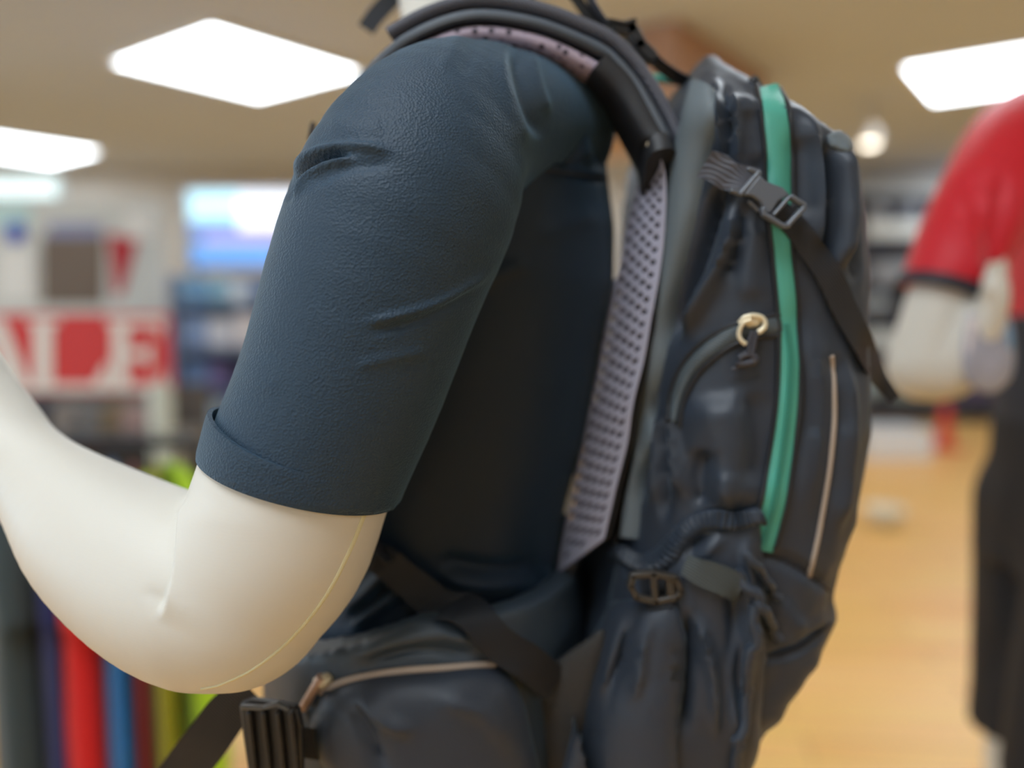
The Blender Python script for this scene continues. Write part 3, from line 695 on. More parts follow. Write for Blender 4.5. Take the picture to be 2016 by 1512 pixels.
# navy cuff and navy lower side panel of the red shirt
def ring_loft(name, c, axis, r0, r1, height, th, m, parent, squash=1.0, seg=72, wob=0.0, label=None, back=0.0):
    c = np.array(c, float); a = np.array(axis, float); a /= np.linalg.norm(a)
    e1 = np.cross(a, np.array([0, 1.0, 0])); e1 /= np.linalg.norm(e1); e2 = np.cross(a, e1)
    prof = []
    for k in range(9): s_ = k / 8; prof.append((s_, 1 - (2*s_-1)**8 * 0.35))
    V = []; Fc = []; pr = [(s_, 1, q) for s_, q in prof] + [(s_, 0, 0) for s_, q in prof[::-1]]; n = len(pr)
    for k in range(seg):
        an = 2*math.pi*k/seg; wb = 1 + wob * (math.sin(3*an + 1) + 0.6 * math.sin(7*an))
        for s_, o_, q in pr:
            r = r0 + (r1 - r0) * s_; rr = r + th * q * wb if o_ else r - 0.0015
            V.append(c + a * (s_ - 1) * height * (1 + wob * math.sin(2*an + 2)) + e1 * rr * math.cos(an) + e2 * rr * squash * math.sin(an))
    for k in range(seg):
        for j in range(n): Fc.append((k*n+j, k*n+(j+1) % n, ((k+1) % seg)*n+(j+1) % n, ((k+1) % seg)*n+j))
    return obj(name, V, Fc, m, parent, label=label, sharp=60)
ring_loft('sleeve_cuff', h2 + ax2 * 0.004, ax2, 0.0545, 0.0535, 0.016, 0.003, M_navytrim, sh2, label='navy cuff')
def panel2(p): return np.maximum(loft_sd(p, [(z, a, b, c+.003, e+.003) for z, a, b, c, e in T2 if z > .9]), np.maximum(p[..., 2] - 1.285, 0.99 - p[..., 2]))
V, Q = surface_nets(panel2, (.65, 1.1, .97), (1.15, 1.5, 1.3), 0.008); qobj('lower_panel', relax(V, Q, 2), Q, M_navytrim, sh2, sub=1, label='navy lower panel')
def pants2(p):
    p = p - np.array([DX2, 0, 0])
    d = loft_sd(p, [(.86, .86, 1.3, .132, .172), (1.0, .856, 1.3, .124, .166), (1.11, .85, 1.3, .118, .158)])
    for yy, x0 in ((1.215, .835), (1.385, .88)): d = smin(d, np.maximum(chain_sd(p, [(.845, yy, .95, .112), (x0 - .045, yy, .60, .09), (x0 - .055, yy, .38, .088)]), 0.53 - p[..., 2]), 0.02)
    return d
V, Q = surface_nets(pants2, (.62, 1.06, .46), (1.2, 1.54, 1.14), 0.008); V = relax(V, Q, 2)
V = sculpt(V, vnormals(V, Q), [([(1985, 900), (1960, 1100), (1975, 1300)], 20, 0.006), ([(1950, 1000), (1990, 1150), (1950, 1380)], 16, -0.006)])
qobj('trousers', V, Q, M_blackpants, root2, sub=1, label='black knee-length trousers')
V, Fc = lathe([(0.2, 0.0), (0.2, 0.008), (0.19, 0.012), (0.02, 0.012)], 40); obj('stand_plate', V + np.array([.955, 1.30, 0]), Fc, mat('plate_steel', (150, 150, 152), 0.3, metal=0.8), root2, sharp=40)
V, Fc = tube_mesh([(.94, 1.385, .01), (.965, 1.385, .3)], 0.008, 10); obj('stand_rod', V, Fc, mat('plate_steel', (150, 150, 152)), root2)
# pouch held by the red mannequin
pc = P(1945, 690, 0.985)
t = thing('goods_pouch', 'small pale pouch hanging from the hand of the red-shirted mannequin', 'pouch', tuple(P(1950, 775, 0.985)))
pillow('pouch_body', [(1905, 620), (1945, 608), (1985, 622), (1998, 690), (1990, 745), (1950, 775), (1905, 755), (1893, 690)], mat('pouch_lilac', (168, 170, 186), 0.25, noise=0.35, nscale=40), t, Y=0.985, bulge=0.012, back=0.012)
pillow('blue_print', [(1974, 636), (1990, 640), (1994, 690), (1976, 690)], mat('pouch_blue', (120, 160, 196), 0.4), t, Y=0.981, bulge=0.004, back=0.001, n=24, rings=5)
pillow('white_print', [(1905, 628), (1932, 622), (1926, 700), (1904, 708)], mat('pouch_white', (222, 214, 216), 0.4), t, Y=0.98, bulge=0.004, back=0.001, n=24, rings=5)
cord('loop', [(1945, 612), (1952, 590), (1962, 575), (1968, 592), (1958, 612)], 0.002, M_navytrim, t, Y=0.99)

# ================================================================== MAIN MANNEQUIN
root = thing('mannequin', 'cream mannequin in dark navy shirt wearing the backpack, arm bent', 'mannequin', (-0.06, 0.70, 0))
up = pxchain([(716, 640, 170, .473), (658, 800, 174, .470), (590, 935, 188, .467), (545, 1060, 192, .465), (478, 1152, 188, .465)])
fo = pxchain([(462, 1168, 190, .465), (400, 1168, 188, .468), (312, 1130, 176, .478), (205, 1060, 148, .494), (122, 984, 110, .51), (66, 928, 88, .522), (-22, 848, 82, .54)])
palm = pxchain([(-22, 848, 80, .54), (-75, 765, 88, .545), (-110, 700, 84, .555)])
fing = []
for k, (du, dv, L) in enumerate(((-70, -10, 1.0), (-28, -22, 1.1), (14, -22, 1.05), (54, -8, 0.85))):
    b0 = (-118 + du * .9, 675 + dv, .556 + .006 * k)
    fing.append(pxchain([(b0[0], b0[1], 29, b0[2]), (b0[0] - 22 * L, b0[1] - 95 * L, 28, b0[2] + .006), (b0[0] - 14 * L, b0[1] - 165 * L, 25, b0[2] + .018), (b0[0] + 4 * L, b0[1] - 215 * L, 22, b0[2] + .03)]))
fing.append(pxchain([(-35, 770, 34, .53), (20, 700, 30, .525), (30, 640, 26, .53), (18, 590, 23, .54)]))
fing[-1] = [(x - .075, y, z, r) for x, y, z, r in fing[-1]]
def arm_field(p):
    f = chain_sd(p, fo); f = smin(f, chain_sd(p, palm), 0.02)
    for g in fing: f = smin(f, chain_sd(p, g), 0.005)
    return smin(chain_sd(p, up), f, 0.003)
xs = P(-230, 800, .56)[0]
V, Q = surface_nets(arm_field, (xs - .03, .38, 1.04), (-.03, .68, 1.44), 0.003); V = relax(V, Q, 3)
V, Q, N = catmull_clark(V, Q)
V = sculpt(V, N, [([(360, 965), (352, 1020), (347, 1080), (340, 1130), (325, 1180), (304, 1226)], 16, 0.0042, 60.0),
                  ([(280, 1160), (312, 1180), (336, 1188)], 14, -0.0008)])
armV, armQ = V, Q
T1 = [(0.86, -.075, .70, .115, .175), (0.95, -.075, .70, .11, .17), (1.02, -.072, .70, .102, .162), (1.09, -.060, .70, .104, .157), (1.142, -.056, .70, .110, .162), (1.20, -.046, .70, .114, .168),
      (1.26, -.04, .70, .116, .172), (1.316, -.033, .70, .118, .175), (1.36, -.031, .70, .116, .175), (1.403, -.033, .70, .112, .17), (1.44, -.028, .70, .104, .158), (1.475, -.02, .70, .088, .125), (1.50, -.02, .70, .062, .075)]
def trunk_field(p):
    d = loft_sd(p, [(z, a, b, c - .008, e - .008) for z, a, b, c, e in T1])
    d = smin(d, seg_sd(p, np.array([-.025, .70, 1.47]), np.array([-.05, .70, 1.61]), .058, .053), 0.03)
    q = (p - np.array([-.075, .70, 1.72])) / np.array([.098, .076, .125]); d = smin(d, (np.linalg.norm(q, axis=-1) - 1) * .076, 0.02)
    d = smin(d, seg_sd(p, np.array([-.165, .70, 1.70]), np.array([-.178, .70, 1.685]), .012, .011), 0.012)
    for yy in (.615, .785):
        d = smin(d, chain_sd(p, [(-.075, yy, .92, .085), (-.085, yy, .52, .06), (-.075, yy, .38, .055), (-.06, yy, .13, .036), (-.08, yy, .075, .035), (-.19, yy, .055, .028)]), 0.012)
    d = smin(d, chain_sd(p, [(-.03, .87, 1.41, .055), (-.07, .925, 1.2, .05), (-.09, .93, 1.13, .046), (-.2, .91, 1.08, .04), (-.27, .88, 1.10, .03), (-.31, .87, 1.12, .03)]), 0.01)
    return d
V2, Q2 = surface_nets(trunk_field, (-.36, .5, .02), (.12, 1.0, 1.87), 0.009); V2 = relax(V2, Q2, 2)
qobj('body', np.concatenate([armV, V2]), np.concatenate([armQ, Q2 + len(armV)]), M_cream, root)
arm_bvh = BVHTree.FromPolygons([tuple(v) for v in armV], [tuple(int(i) for i in q) for q in armQ])
body_ob = [o for o in root.children if o.name.startswith('body')][0]
ribbon('arm_seam', [(728, 984), (690, 1080), (640, 1175), (572, 1258), (500, 1316), (430, 1349), (395, 1356)], [8, 7, 6, 5, 3], mat('seam_thread', (220, 216, 180), 0.7, bump=0.5, bscale=500), body_ob, base=arm_bvh, thick=0.0004, bulge=0.0005, n=90, cols=5, label='pale yellow stitched seam')
# ---- navy shirt
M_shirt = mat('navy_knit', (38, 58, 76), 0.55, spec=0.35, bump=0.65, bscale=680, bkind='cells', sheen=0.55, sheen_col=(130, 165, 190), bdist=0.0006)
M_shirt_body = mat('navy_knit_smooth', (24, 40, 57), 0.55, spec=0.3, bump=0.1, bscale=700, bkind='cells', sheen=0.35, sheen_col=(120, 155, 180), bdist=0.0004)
slv = pxchain([(1090, 262, 116, .625), (1010, 250, 136, .58), (928, 250, 157, .54), (862, 285, 180, .508), (803, 395, 213, .488), (744, 545, 209, .477), (676, 750, 200, .470), (604, 925, 197, .467), (565, 1050, 197, .466)])
axs = np.array(P(586, 940, .467)) - np.array(P(665, 750, .470)); axs /= np.linalg.norm(axs)
hemp = np.array(P(592, 936, .467)); hem_n = np.array(P(560, 1040, .467)) - np.array(P(588, 937, .467)); hem_n /= np.linalg.norm(hem_n)
def sleeve_field(p): return np.maximum(chain_sd(p, slv), (p - hemp) @ hem_n - 0.001)
V, Q = surface_nets(sleeve_field, (-.22, .39, 1.15), (.09, .72, 1.52), 0.0026); V = relax(V, Q, 4)
V, Q, N = catmull_clark(V, Q)
folds = [([(566, 398), (580, 352), (620, 318), (664, 302), (694, 303)], 8, -0.0085), ([(570, 350), (600, 312), (650, 293), (720, 290), (780, 300)], 9, 0.0035), ([(572, 400), (600, 350), (640, 326), (690, 312), (704, 306)], 7, 0.003),
         ([(600, 372), (660, 338), (720, 325), (780, 322)], 12, -0.0018),
         ([(700, 640), (780, 622), (860, 598), (940, 552), (985, 510)], 9, 0.0020), ([(720, 655), (800, 640), (880, 605), (950, 560)], 9, -0.0018), ([(690, 725), (770, 705), (850, 690)], 12, 0.0011),
         ([(1012, 80), (1022, 140), (1040, 210), (1072, 280)], 13, -0.0045), ([(985, 85), (990, 150), (1008, 210), (1040, 300)], 15, 0.003), ([(1045, 100), (1060, 170), (1080, 230)], 10, 0.003),
         ([(940, 60), (930, 110), (905, 150)], 15, -0.0012), ([(905, 60), (890, 100), (860, 140)], 15, 0.001),
         ([(470, 700), (500, 740), (560, 760)], 20, 0.0006), ([(640, 230), (700, 250), (760, 250)], 25, 0.0012)]
V = sculpt(V, N, folds, facing=-0.15)
shirt = bpy.data.objects.new('shirt', None); COL.objects.link(shirt); shirt.parent = root; shirt.location = (0, 0, 0.9)
shirt.parent = None
def torso_field(p): return loft_sd(p, [(z, a, b, c, e) for z, a, b, c, e in T1])
Vt, Qt = surface_nets(torso_field, (-.22, .5, .84), (.12, .9, 1.53), 0.005); Vt = relax(Vt, Qt, 4); Vt, Qt, Nt = catmull_clark(Vt, Qt)
tf = [([(1128, 190), (1140, 260), (1150, 330)], 16, 0.005), ([(1100, 200), (1105, 270), (1112, 335)], 10, -0.005), ([(1060, 342), (1130, 348), (1215, 358)], 7, -0.002), ([(1060, 330), (1130, 336), (1215, 345)], 8, 0.0015),
      ([(900, 590), (960, 550), (1050, 510)], 16, 0.003), ([(1050, 470), (1120, 440), (1180, 420)], 20, 0.0018), ([(780, 1100), (740, 1150), (680, 1210)], 14, 0.008), ([(800, 1150), (740, 1200), (690, 1240)], 12, 0.008), ([(800, 1120), (740, 1180), (680, 1228)], 9, -0.006),
      ([(860, 1100), (960, 1120), (1060, 1110)], 16, -0.006), ([(860, 1130), (960, 1150), (1060, 1140)], 16, 0.006), ([(1000, 1180), (1060, 1150), (1090, 1120)], 12, 0.005), ([(940, 1190), (1000, 1215), (1060, 1230)], 12, -0.005)]
Vt = sculpt(Vt, Nt, tf)
bpy.data.objects.remove(shirt)
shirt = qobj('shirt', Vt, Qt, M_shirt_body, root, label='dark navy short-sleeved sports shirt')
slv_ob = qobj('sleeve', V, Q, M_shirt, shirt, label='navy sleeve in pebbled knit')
tor_bvh = bvh_of(shirt); slv_bvh = bvh_of(slv_ob)
rh = 194 * .467 / F
ring_loft('sleeve_hem', hemp + hem_n * 0.0015, hem_n, rh + .0006, rh + .0006, 0.0235, 0.0016, M_shirt, shirt, wob=0.16, seg=160, label='folded navy sleeve hem')
ribbon('yoke_seam', [(1062, 336), (1100, 338), (1150, 345), (1196, 351)], 5, mat('seam_dark', (24, 34, 46), 0.7), shirt, base=tor_bvh, Y=.6, thick=0.0003, bulge=0.0004, n=40, cols=5)
# black shorts on the hidden legs, stand
def pants1(p):
    d = loft_sd(p, [(.84, -.075, .70, .121, .181), (.93, -.075, .70, .113, .174)])
    for yy in (.615, .785): d = smin(d, np.maximum(chain_sd(p, [(-.075, yy, .9, .098), (-.085, yy, .52, .085)]), .45 - p[..., 2]), 0.02)
    return d
Vp, Qp = surface_nets(pants1, (-.26, .48, .42), (.1, .92, .96), 0.009); qobj('shorts', relax(Vp, Qp, 2), Qp, M_blackpants, root, sub=1, label='black shorts')
Vp, Fp = lathe([(0.21, 0.0), (0.21, 0.008), (0.2, 0.012), (0.02, 0.012)], 40); obj('stand_plate', Vp + np.array([-.09, .70, 0]), Fp, mat('plate_steel', (150, 150, 152)), root, sharp=40)
Vp, Fp = tube_mesh([(-.03, .785, .01), (-.06, .785, .3)], 0.008, 10); obj('stand_rod', Vp, Fp, mat('plate_steel', (150, 150, 152)), root)

# ================================================================== BACKPACK
pack = thing('backpack', 'dark charcoal hiking backpack with green side zipper worn by the navy-shirted mannequin', 'backpack', (0.2, 0.68, P(1400, 1640, .6)[2]))
M_pack = mat('pack_nylon', (45, 53, 65), 0.48, spec=0.45, sheen=0.25, sheen_col=(150, 170, 190), bump=0.2, bscale=500, noise=0.06, nscale=30)
M_packgrey = mat('pack_grey_band', (98, 108, 114), 0.6, bump=0.15, bscale=450)
M_dark = mat('pack_black', (30, 32, 37), 0.55, bump=0.15, bscale=400)
M_web = mat('webbing_black', (26, 30, 37), 0.6, bump=0.6, bscale=260, bkind='wd')
M_webgrey = mat('webbing_grey', (84, 86, 96), 0.6, bump=0.6, bscale=240, bkind='wd')
M_plastic = mat('buckle_plastic', (92, 98, 108), 0.38)
M_plasticd = mat('buckle_black', (34, 35, 38), 0.4)
M_green = mat('zip_green', (78, 168, 150), 0.5, bump=0.35, bscale=420, bkind='wz', bdist=0.0005)
M_greend = mat('zip_green_teeth', (48, 128, 112), 0.45)
M_beige = mat('beige_piping', (168, 152, 138), 0.6)
M_gold = mat('pull_gold', (232, 220, 190), 0.3, metal=0.25)
M_cordd = mat('cord_charcoal', (58, 58, 66), 0.6)
M_ziptape = mat('zip_tape_grey', (72, 82, 88), 0.5, bump=0.4, bscale=300, bkind='wd')
M_olive = mat('olive_mesh', (50, 49, 48), 0.7, bump=0.5, bscale=350, bkind='cells')

vL = np.array([(112, 1384), (125, 1372), (140, 1356), (165, 1344), (230, 1328), (330, 1312), (560, 1294), (720, 1278), (850, 1258), (950, 1242), (1080, 1224), (1180, 1204), (1290, 1172), (1400, 1150), (1512, 1140), (1660, 1190)], float)
vR = np.array([(112, 1398), (125, 1422), (140, 1446), (165, 1488), (200, 1562), (235, 1606), (262, 1652), (290, 1680), (330, 1694), (420, 1704), (560, 1710), (700, 1707), (850, 1714), (960, 1702), (1040, 1690), (1140, 1651), (1200, 1637), (1245, 1646), (1300, 1620), (1380, 1552), (1470, 1502), (1512, 1482), (1660, 1380)], float)
rowsv = np.concatenate([np.linspace(112, 330, 44), np.linspace(336, 1660, 190)])
NC = 150; YC = 0.685; HY = 0.165
th = np.linspace(0, 2 * math.pi, NC, endpoint=False); nexp = 3.4
cs = np.sign(np.cos(th)) * np.abs(np.cos(th)) ** (2 / nexp); sn = np.sign(np.sin(th)) * np.abs(np.sin(th)) ** (2 / nexp)
PV = []
for v in rowsv:
    ul = np.interp(v, vL[:, 0], vL[:, 1]); ur = np.interp(v, vR[:, 0], vR[:, 1])
    hy = HY * min(1, 0.25 + 0.75 * ((v - 112) / 110.0) ** 0.6) if v < 222 else HY
    if v > 1520: hy = HY * (1 - 0.25 * ((v - 1520) / 140) ** 2)
    xl = P(ul, v, YC - hy * 0.86)[0]; xr = P(ur, v, YC - hy * 0.8)[0]
    for it in range(4):
        xc = (xl + xr) / 2; hx = (xr - xl) / 2; z = P(1400, v, YC - hy * .9)[2]
        pts = np.stack([xc + hx * cs, YC + hy * sn, np.full(NC, z)], -1)
        e = ur - proj(pts)[:, 0].max(); xr += e * (YC - hy * .7) / F
    # keep all points of a row on its line of sight height so the outline follows the photo
    PV.append(pts)
PV = np.array(PV); PQ = []
R_ = len(rowsv)
for i in range(R_ - 1):
    k = np.arange(NC); PQ.append(np.stack([i*NC+k, i*NC+(k+1) % NC, (i+1)*NC+(k+1) % NC, (i+1)*NC+k], -1))
PQ = np.concatenate(PQ); V = PV.reshape(-1, 3); N = vnormals(V, PQ)
if (N[NC * 60] @ (V[NC * 60] - V[NC * 60:NC * 61].mean(0))) < 0: N = -N; PQ = PQ[:, ::-1]
pf = [([(1435, 340), (1400, 430), (1355, 560), (1310, 690)], 15, -0.014), ([(1455, 400), (1430, 490), (1385, 580), (1330, 670)], 15, 0.009), ([(1490, 430), (1480, 520), (1470, 600)], 18, 0.004), ([(1462, 400), (1455, 470), (1425, 560)], 9, -0.006),
      ([(1405, 150), (1420, 230), (1425, 320)], 10, 0.006), ([(1440, 180), (1452, 250), (1446, 330)], 9, 0.006), ([(1425, 170), (1436, 240), (1440, 330)], 7, -0.006), ([(1475, 200), (1490, 300), (1490, 380)], 16, -0.004), ([(1460, 180), (1480, 240), (1500, 330)], 12, 0.004),
      ([(1580, 215), (1605, 300), (1612, 420), (1600, 520)], 12, 0.007), ([(1568, 260), (1578, 340), (1575, 440)], 9, -0.005), ([(1625, 265), (1632, 330), (1630, 430), (1625, 540)], 11, -0.010), ([(1655, 270), (1663, 380), (1660, 480), (1650, 540)], 14, 0.009),
      ([(1690, 360), (1682, 450), (1685, 560)], 8, -0.005), ([(1590, 560), (1575, 640), (1590, 760), (1580, 900)], 12, -0.004), ([(1600, 620), (1610, 760), (1600, 900), (1585, 1020)], 14, 0.004), ([(1660, 700), (1670, 820), (1660, 950), (1640, 1060)], 16, 0.006),
      ([(1640, 690), (1652, 760), (1655, 860)], 10, -0.004), ([(1420, 760), (1440, 900), (1430, 1020)], 70, 0.009), ([(1325, 800), (1330, 880), (1340, 980)], 10, 0.006), ([(1475, 760), (1490, 860), (1480, 960)], 22, -0.008), ([(1390, 880), (1380, 940), (1385, 1000)], 16, -0.008), ([(1420, 920), (1425, 970), (1428, 1010)], 14, 0.005),
      ([(1285, 760), (1272, 880), (1262, 1000)], 8, -0.006), ([(1300, 800), (1292, 900), (1288, 1000)], 8, 0.004), ([(1310, 800), (1308, 900), (1306, 1040)], 7, -0.006),
      ([(1500, 1090), (1560, 1110), (1640, 1165)], 10, -0.005), ([(1500, 1300), (1570, 1280), (1640, 1230)], 9, -0.006), ([(1530, 1180), (1570, 1230), (1590, 1240)], 12, 0.004), ([(1640, 1290), (1560, 1360), (1490, 1440)], 20, 0.005)]
V = sculpt(V, N, [(a_, b_, c_ * 1.25) for a_, b_, c_ in pf], facing=-0.1)
# small irregular cloth wrinkles over the whole bag
from mathutils import noise as mnoise
wr = np.array([mnoise.fractal(Vector((p[0]*38, p[1]*30, p[2]*17)), 1.0, 2.0, 3) for p in V]); V = V + N * (wr * 0.0022)[:, None]
caps = [tuple(range(NC)), tuple(range((R_-1)*NC, R_*NC))]
body = obj('pack_body', V, [tuple(q) for q in PQ] + caps, M_pack, pack, sharp=80)
pb = bvh_of(body)

# padded frame edge beside the mesh back
ribbon('padded_edge', [(1388, 176), (1376, 250), (1356, 340), (1340, 450), (1320, 560), (1300, 680), (1284, 760), (1272, 850), (1258, 950), (1246, 1060)], [52, 70, 66, 56, 46, 38, 30, 26, 24, 22], M_packgrey, pack, base=pb, Y=.56, thick=0.004, bulge=0.012, off=-0.006, n=90, cols=15, smooth_depth=8)
ribbon('edge_binding', [(1268, 700), (1262, 800), (1240, 920), (1222, 1010), (1212, 1090)], [16, 14, 14, 14], M_dark, pack, base=pb, Y=.555, thick=0.002, bulge=0.004, n=50)

# tensioned mesh back panel with real holes
Lp = catmull([(1288, 296), (1262, 345), (1240, 420), (1220, 520), (1200, 620), (1182, 710), (1163, 800), (1146, 880), (1128, 960), (1112, 1050), (1098, 1130)], 130)
Rp = catmull([(1296, 296), (1310, 345), (1311, 420), (1302, 520), (1284, 620), (1268, 710), (1248, 790), (1236, 870), (1216, 950), (1202, 1010), (1190, 1062)], 130)
cols = 13; mv = []
for i in range(130):
    s_ = i / 129
    for k in range(cols):
        a = k / (cols - 1); uv = Lp[i] * (1 - a) + Rp[i] * a
        mv.append(P(uv[0], uv[1], .605 * (1 - a) + .55 * a - .008 * math.sin(math.pi * a)))
mf = []
for i in range(129):
    for k in range(cols - 1):
        if 3 < i < 125 and 0 < k < cols - 2 and ((i % 4 == 0 and k % 4 == 1) or (i % 4 == 2 and k % 4 == 3)): continue
        mf.append((i*cols+k, i*cols+k+1, (i+1)*cols+k+1, (i+1)*cols+k))
mp_ = np.array(mv)
for i in range(129):
    for k in range(cols - 1):
        if 3 < i < 125 and 0 < k < cols - 2 and ((i % 4 == 0 and k % 4 == 1) or (i % 4 == 2 and k % 4 == 3)):
            q = [i*cols+k, i*cols+k+1, (i+1)*cols+k+1, (i+1)*cols+k]; c_ = mp_[q].mean(0)
            for j in q: mv[j] = c_ + (mp_[j] - c_) * 1.7
M_mesh = mat('lilac_mesh', (168, 166, 182), 0.5, spec=0.5, bump=0.3, bscale=600)
mesh_o = obj('back_mesh', mv, mf, M_mesh, pack, label='lilac grey perforated mesh back')
md = mesh_o.modifiers.new('solid', 'SOLIDIFY'); md.thickness = 0.001; md.offset = 0
md = mesh_o.modifiers.new('sub', 'SUBSURF'); md.levels = 1; md.render_levels = 1
bkv = np.array(mv).reshape(130, cols, 3) + np.array([0.004, 0.006, 0])
mbk = MB(); mbk.add(bkv.reshape(-1, 3), [(i*cols+k, i*cols+k+1, (i+1)*cols+k+1, (i+1)*cols+k) for i in range(129) for k in range(cols-1)])
bo = mbk.build('mesh_backing', M_dark, mesh_o); md = bo.modifiers.new('solid', 'SOLIDIFY'); md.thickness = 0.002
# the mesh wraps on across the back to the far frame edge
wv = []
for i in range(0, 130, 3):
    a = np.array(mv[i*cols]); fr_ = 1.0 if i < 40 else 0.25; far = np.array([a[0] * (1 + fr_ * .224) + .004, .74, a[2]]); e = np.array([a[0] * (1 + fr_ * .356) + .01, .82, a[2]])
    for q in (a, a * .5 + far * .5 + np.array([-.001, 0, 0]), far, e): wv.append(q)
nr = len(wv) // 4; wo = obj('mesh_span', wv, [(i*4+k, i*4+k+1, i*4+k+5, i*4+k+4) for i in range(nr-1) for k in range(3)], M_mesh, mesh_o)
md = wo.modifiers.new('solid', 'SOLIDIFY'); md.thickness = 0.002
ribbon('gap_glimpse', [(1131, 934), (1124, 970), (1116, 1012)], 13, mat('glimpse_white', (205, 208, 205), 0.6), mesh_o, Y=.607, thick=0.0006, n=12, cols=4)  # white strip paints the bright background glimpsed between shirt and mesh

# green zipper
GZ = [(1512, 172), (1524, 220), (1531, 300), (1533, 400), (1538, 490), (1547, 580), (1552, 670), (1552, 750), (1546, 830), (1534, 920), (1518, 1005), (1499, 1080)]
gz = ribbon('green_zipper', GZ, [38, 48, 44, 42, 34, 34, 36, 36, 38, 42, 44, 42], M_green, pack, base=pb, thick=0.0012, off=0.0006, bulge=0.0012, n=130, cols=9, label='teal green zipper tape')
GT = [(1545, 640), (1553, 700), (1552, 760), (1545, 840), (1533, 925), (1517, 1005), (1499, 1078)]
gb = bvh_of(gz)
mb = MB(); c_ = catmull(GT, 84)
for i in range(84):
    q, no = hit(gb, c_[i][0] + 3, c_[i][1], .52); mb.box(q + no * .0005, (.0017, .0008, .0009))
mb.build('zipper_teeth', M_greend, gz, smooth=False)
for sg, nm in ((-1, 'zipper_welt'), (1, 'zipper_welt')):
    o_ = np.array(GZ, float); wdt = np.interp(np.linspace(0, 1, len(GZ)), np.linspace(0, 1, 12), [38, 48, 44, 42, 34, 34, 36, 36, 38, 42, 44, 42]) / 2 + 4; o_[:, 0] += sg * wdt
    ribbon(nm, o_, 9, M_dark, gz, base=pb, thick=0.0012, bulge=0.0022, n=90, cols=5)
cord('zipper_end_loop', [(1480, 172), (1484, 158), (1490, 168), (1496, 178)], .0035, M_dark, gz, Y=.56, n=16)

# front of the bag: outer pocket edge and bright shoulder of the lid
pillow('lid_tab', [(1628, 266), (1650, 258), (1672, 272), (1678, 296), (1658, 298), (1634, 290)], M_packgrey, pack, base=pb, Y=.56, bulge=0.003, off=.0005, back=0.003, n=32, rings=8)
cord('piping', [(1636, 700), (1641, 780), (1640, 850), (1630, 940), (1615, 1030), (1604, 1085), (1592, 1134)], .0018, M_beige, pack, base=pb, off=.0005, Y=.56, label='beige reflective piping')
cord('bottom_seam', [(1484, 1294), (1530, 1290), (1580, 1272), (1636, 1226)], .0016, M_dark, pack, base=pb, off=.0, Y=.56)
cord('side_seam', [(1500, 1088), (1550, 1108), (1600, 1138), (1632, 1162)], .0014, M_dark, pack, base=pb, off=.0, Y=.56)

# pocket zipper arch and metal pull
AZ = [(1534, 640), (1490, 646), (1440, 660), (1395, 690), (1358, 728), (1336, 775), (1326, 830)]
az = ribbon('pocket_zipper', AZ, [34, 34, 33, 30, 26, 22, 12], M_ziptape, pack, base=pb, thick=0.001, off=0.0, bulge=0.002, n=80, cols=9)
up_ = [(1536, 620), (1485, 628), (1432, 644), (1382, 674), (1345, 716), (1322, 768), (1316, 830)]
cord('zipper_welt', up_, .0018, M_dark, az, base=pb, off=.0006)
lo_ = [(1534, 660), (1495, 664), (1448, 678), (1408, 704), (1374, 738), (1350, 784), (1338, 840)]
cord('zipper_welt', lo_, .0022, M_dark, az, base=pb, off=.0006)
zp = cord('zip_pull', [(1454, 636), (1462, 626), (1478, 620), (1494, 626), (1500, 640), (1494, 652), (1488, 655)], .0018, M_gold, pack, base=pb, off=.007, label='gold coloured metal zip pull')
cord('pull_hook', [(1474, 628), (1460, 636), (1452, 655), (1455, 670), (1466, 678)], .0015, M_gold, zp, base=pb, off=.008)
pillow('slider_body', [(1462, 622), (1482, 618), (1496, 628), (1490, 642), (1466, 642)], M_gold, zp, base=pb, bulge=.003, off=.004, back=.0, n=24, rings=5)
pc_ = cord('pull_cord', [(1478, 652), (1473, 675), (1470, 698)], .0017, M_cordd, pack, base=pb, off=.007, n=16)
cord('pull_cord', [(1487, 652), (1482, 675), (1477, 698)], .0017, M_cordd, pack, base=pb, off=.007, n=16)
cord('knot', [(1452, 706), (1462, 699), (1478, 698), (1484, 708), (1470, 714), (1455, 716), (1448, 712)], .0026, M_cordd, pc_, base=pb, off=.006, n=20)
cord('cord_tail', [(1458, 713), (1450, 722), (1441, 728)], .0015, M_cordd, pc_, base=pb, off=.005, n=10)

# compression strap with side-release buckle
ribbon('strap_anchor', [(1404, 322), (1438, 342), (1478, 366)], [60, 58, 56], M_webgrey, pack, base=pb, thick=0.0016, off=.007, n=30, cols=7, smooth_depth=20, label='grey webbing with ribbed weave')
cst = ribbon('compression_strap', [(1490, 385), (1530, 420), (1575, 460), (1620, 530), (1655, 610), (1690, 680), (1722, 735), (1762, 786)], [40, 46, 50, 52, 50, 44, 36, 24], M_web, pack, base=pb, Y=.60, thick=0.0018, off=.003, n=90, cols=7, smooth_depth=14)
yb = float(hit(pb, 1500, 400, .53)[0][1]) - .012
tl = 0.00004
mb = MB()
bars(mb, [(1472, 335), (1489, 342)], 10, yb, .005, tilt=tl); bars(mb, [(1490, 343), (1456, 383)], 11, yb, .005, tilt=tl); bars(mb, [(1456, 383), (1437, 376)], 10, yb, .005, tilt=tl)
plate(mb, [(1491, 346), (1502, 358), (1516, 364), (1536, 371), (1550, 386), (1528, 398), (1512, 424), (1500, 420), (1492, 400), (1478, 389), (1460, 386)], yb, .0055, tilt=tl)
bk_ = mb.build('buckle_tongue', M_plastic, pack, bevel=.0012, label='grey plastic side-release buckle')
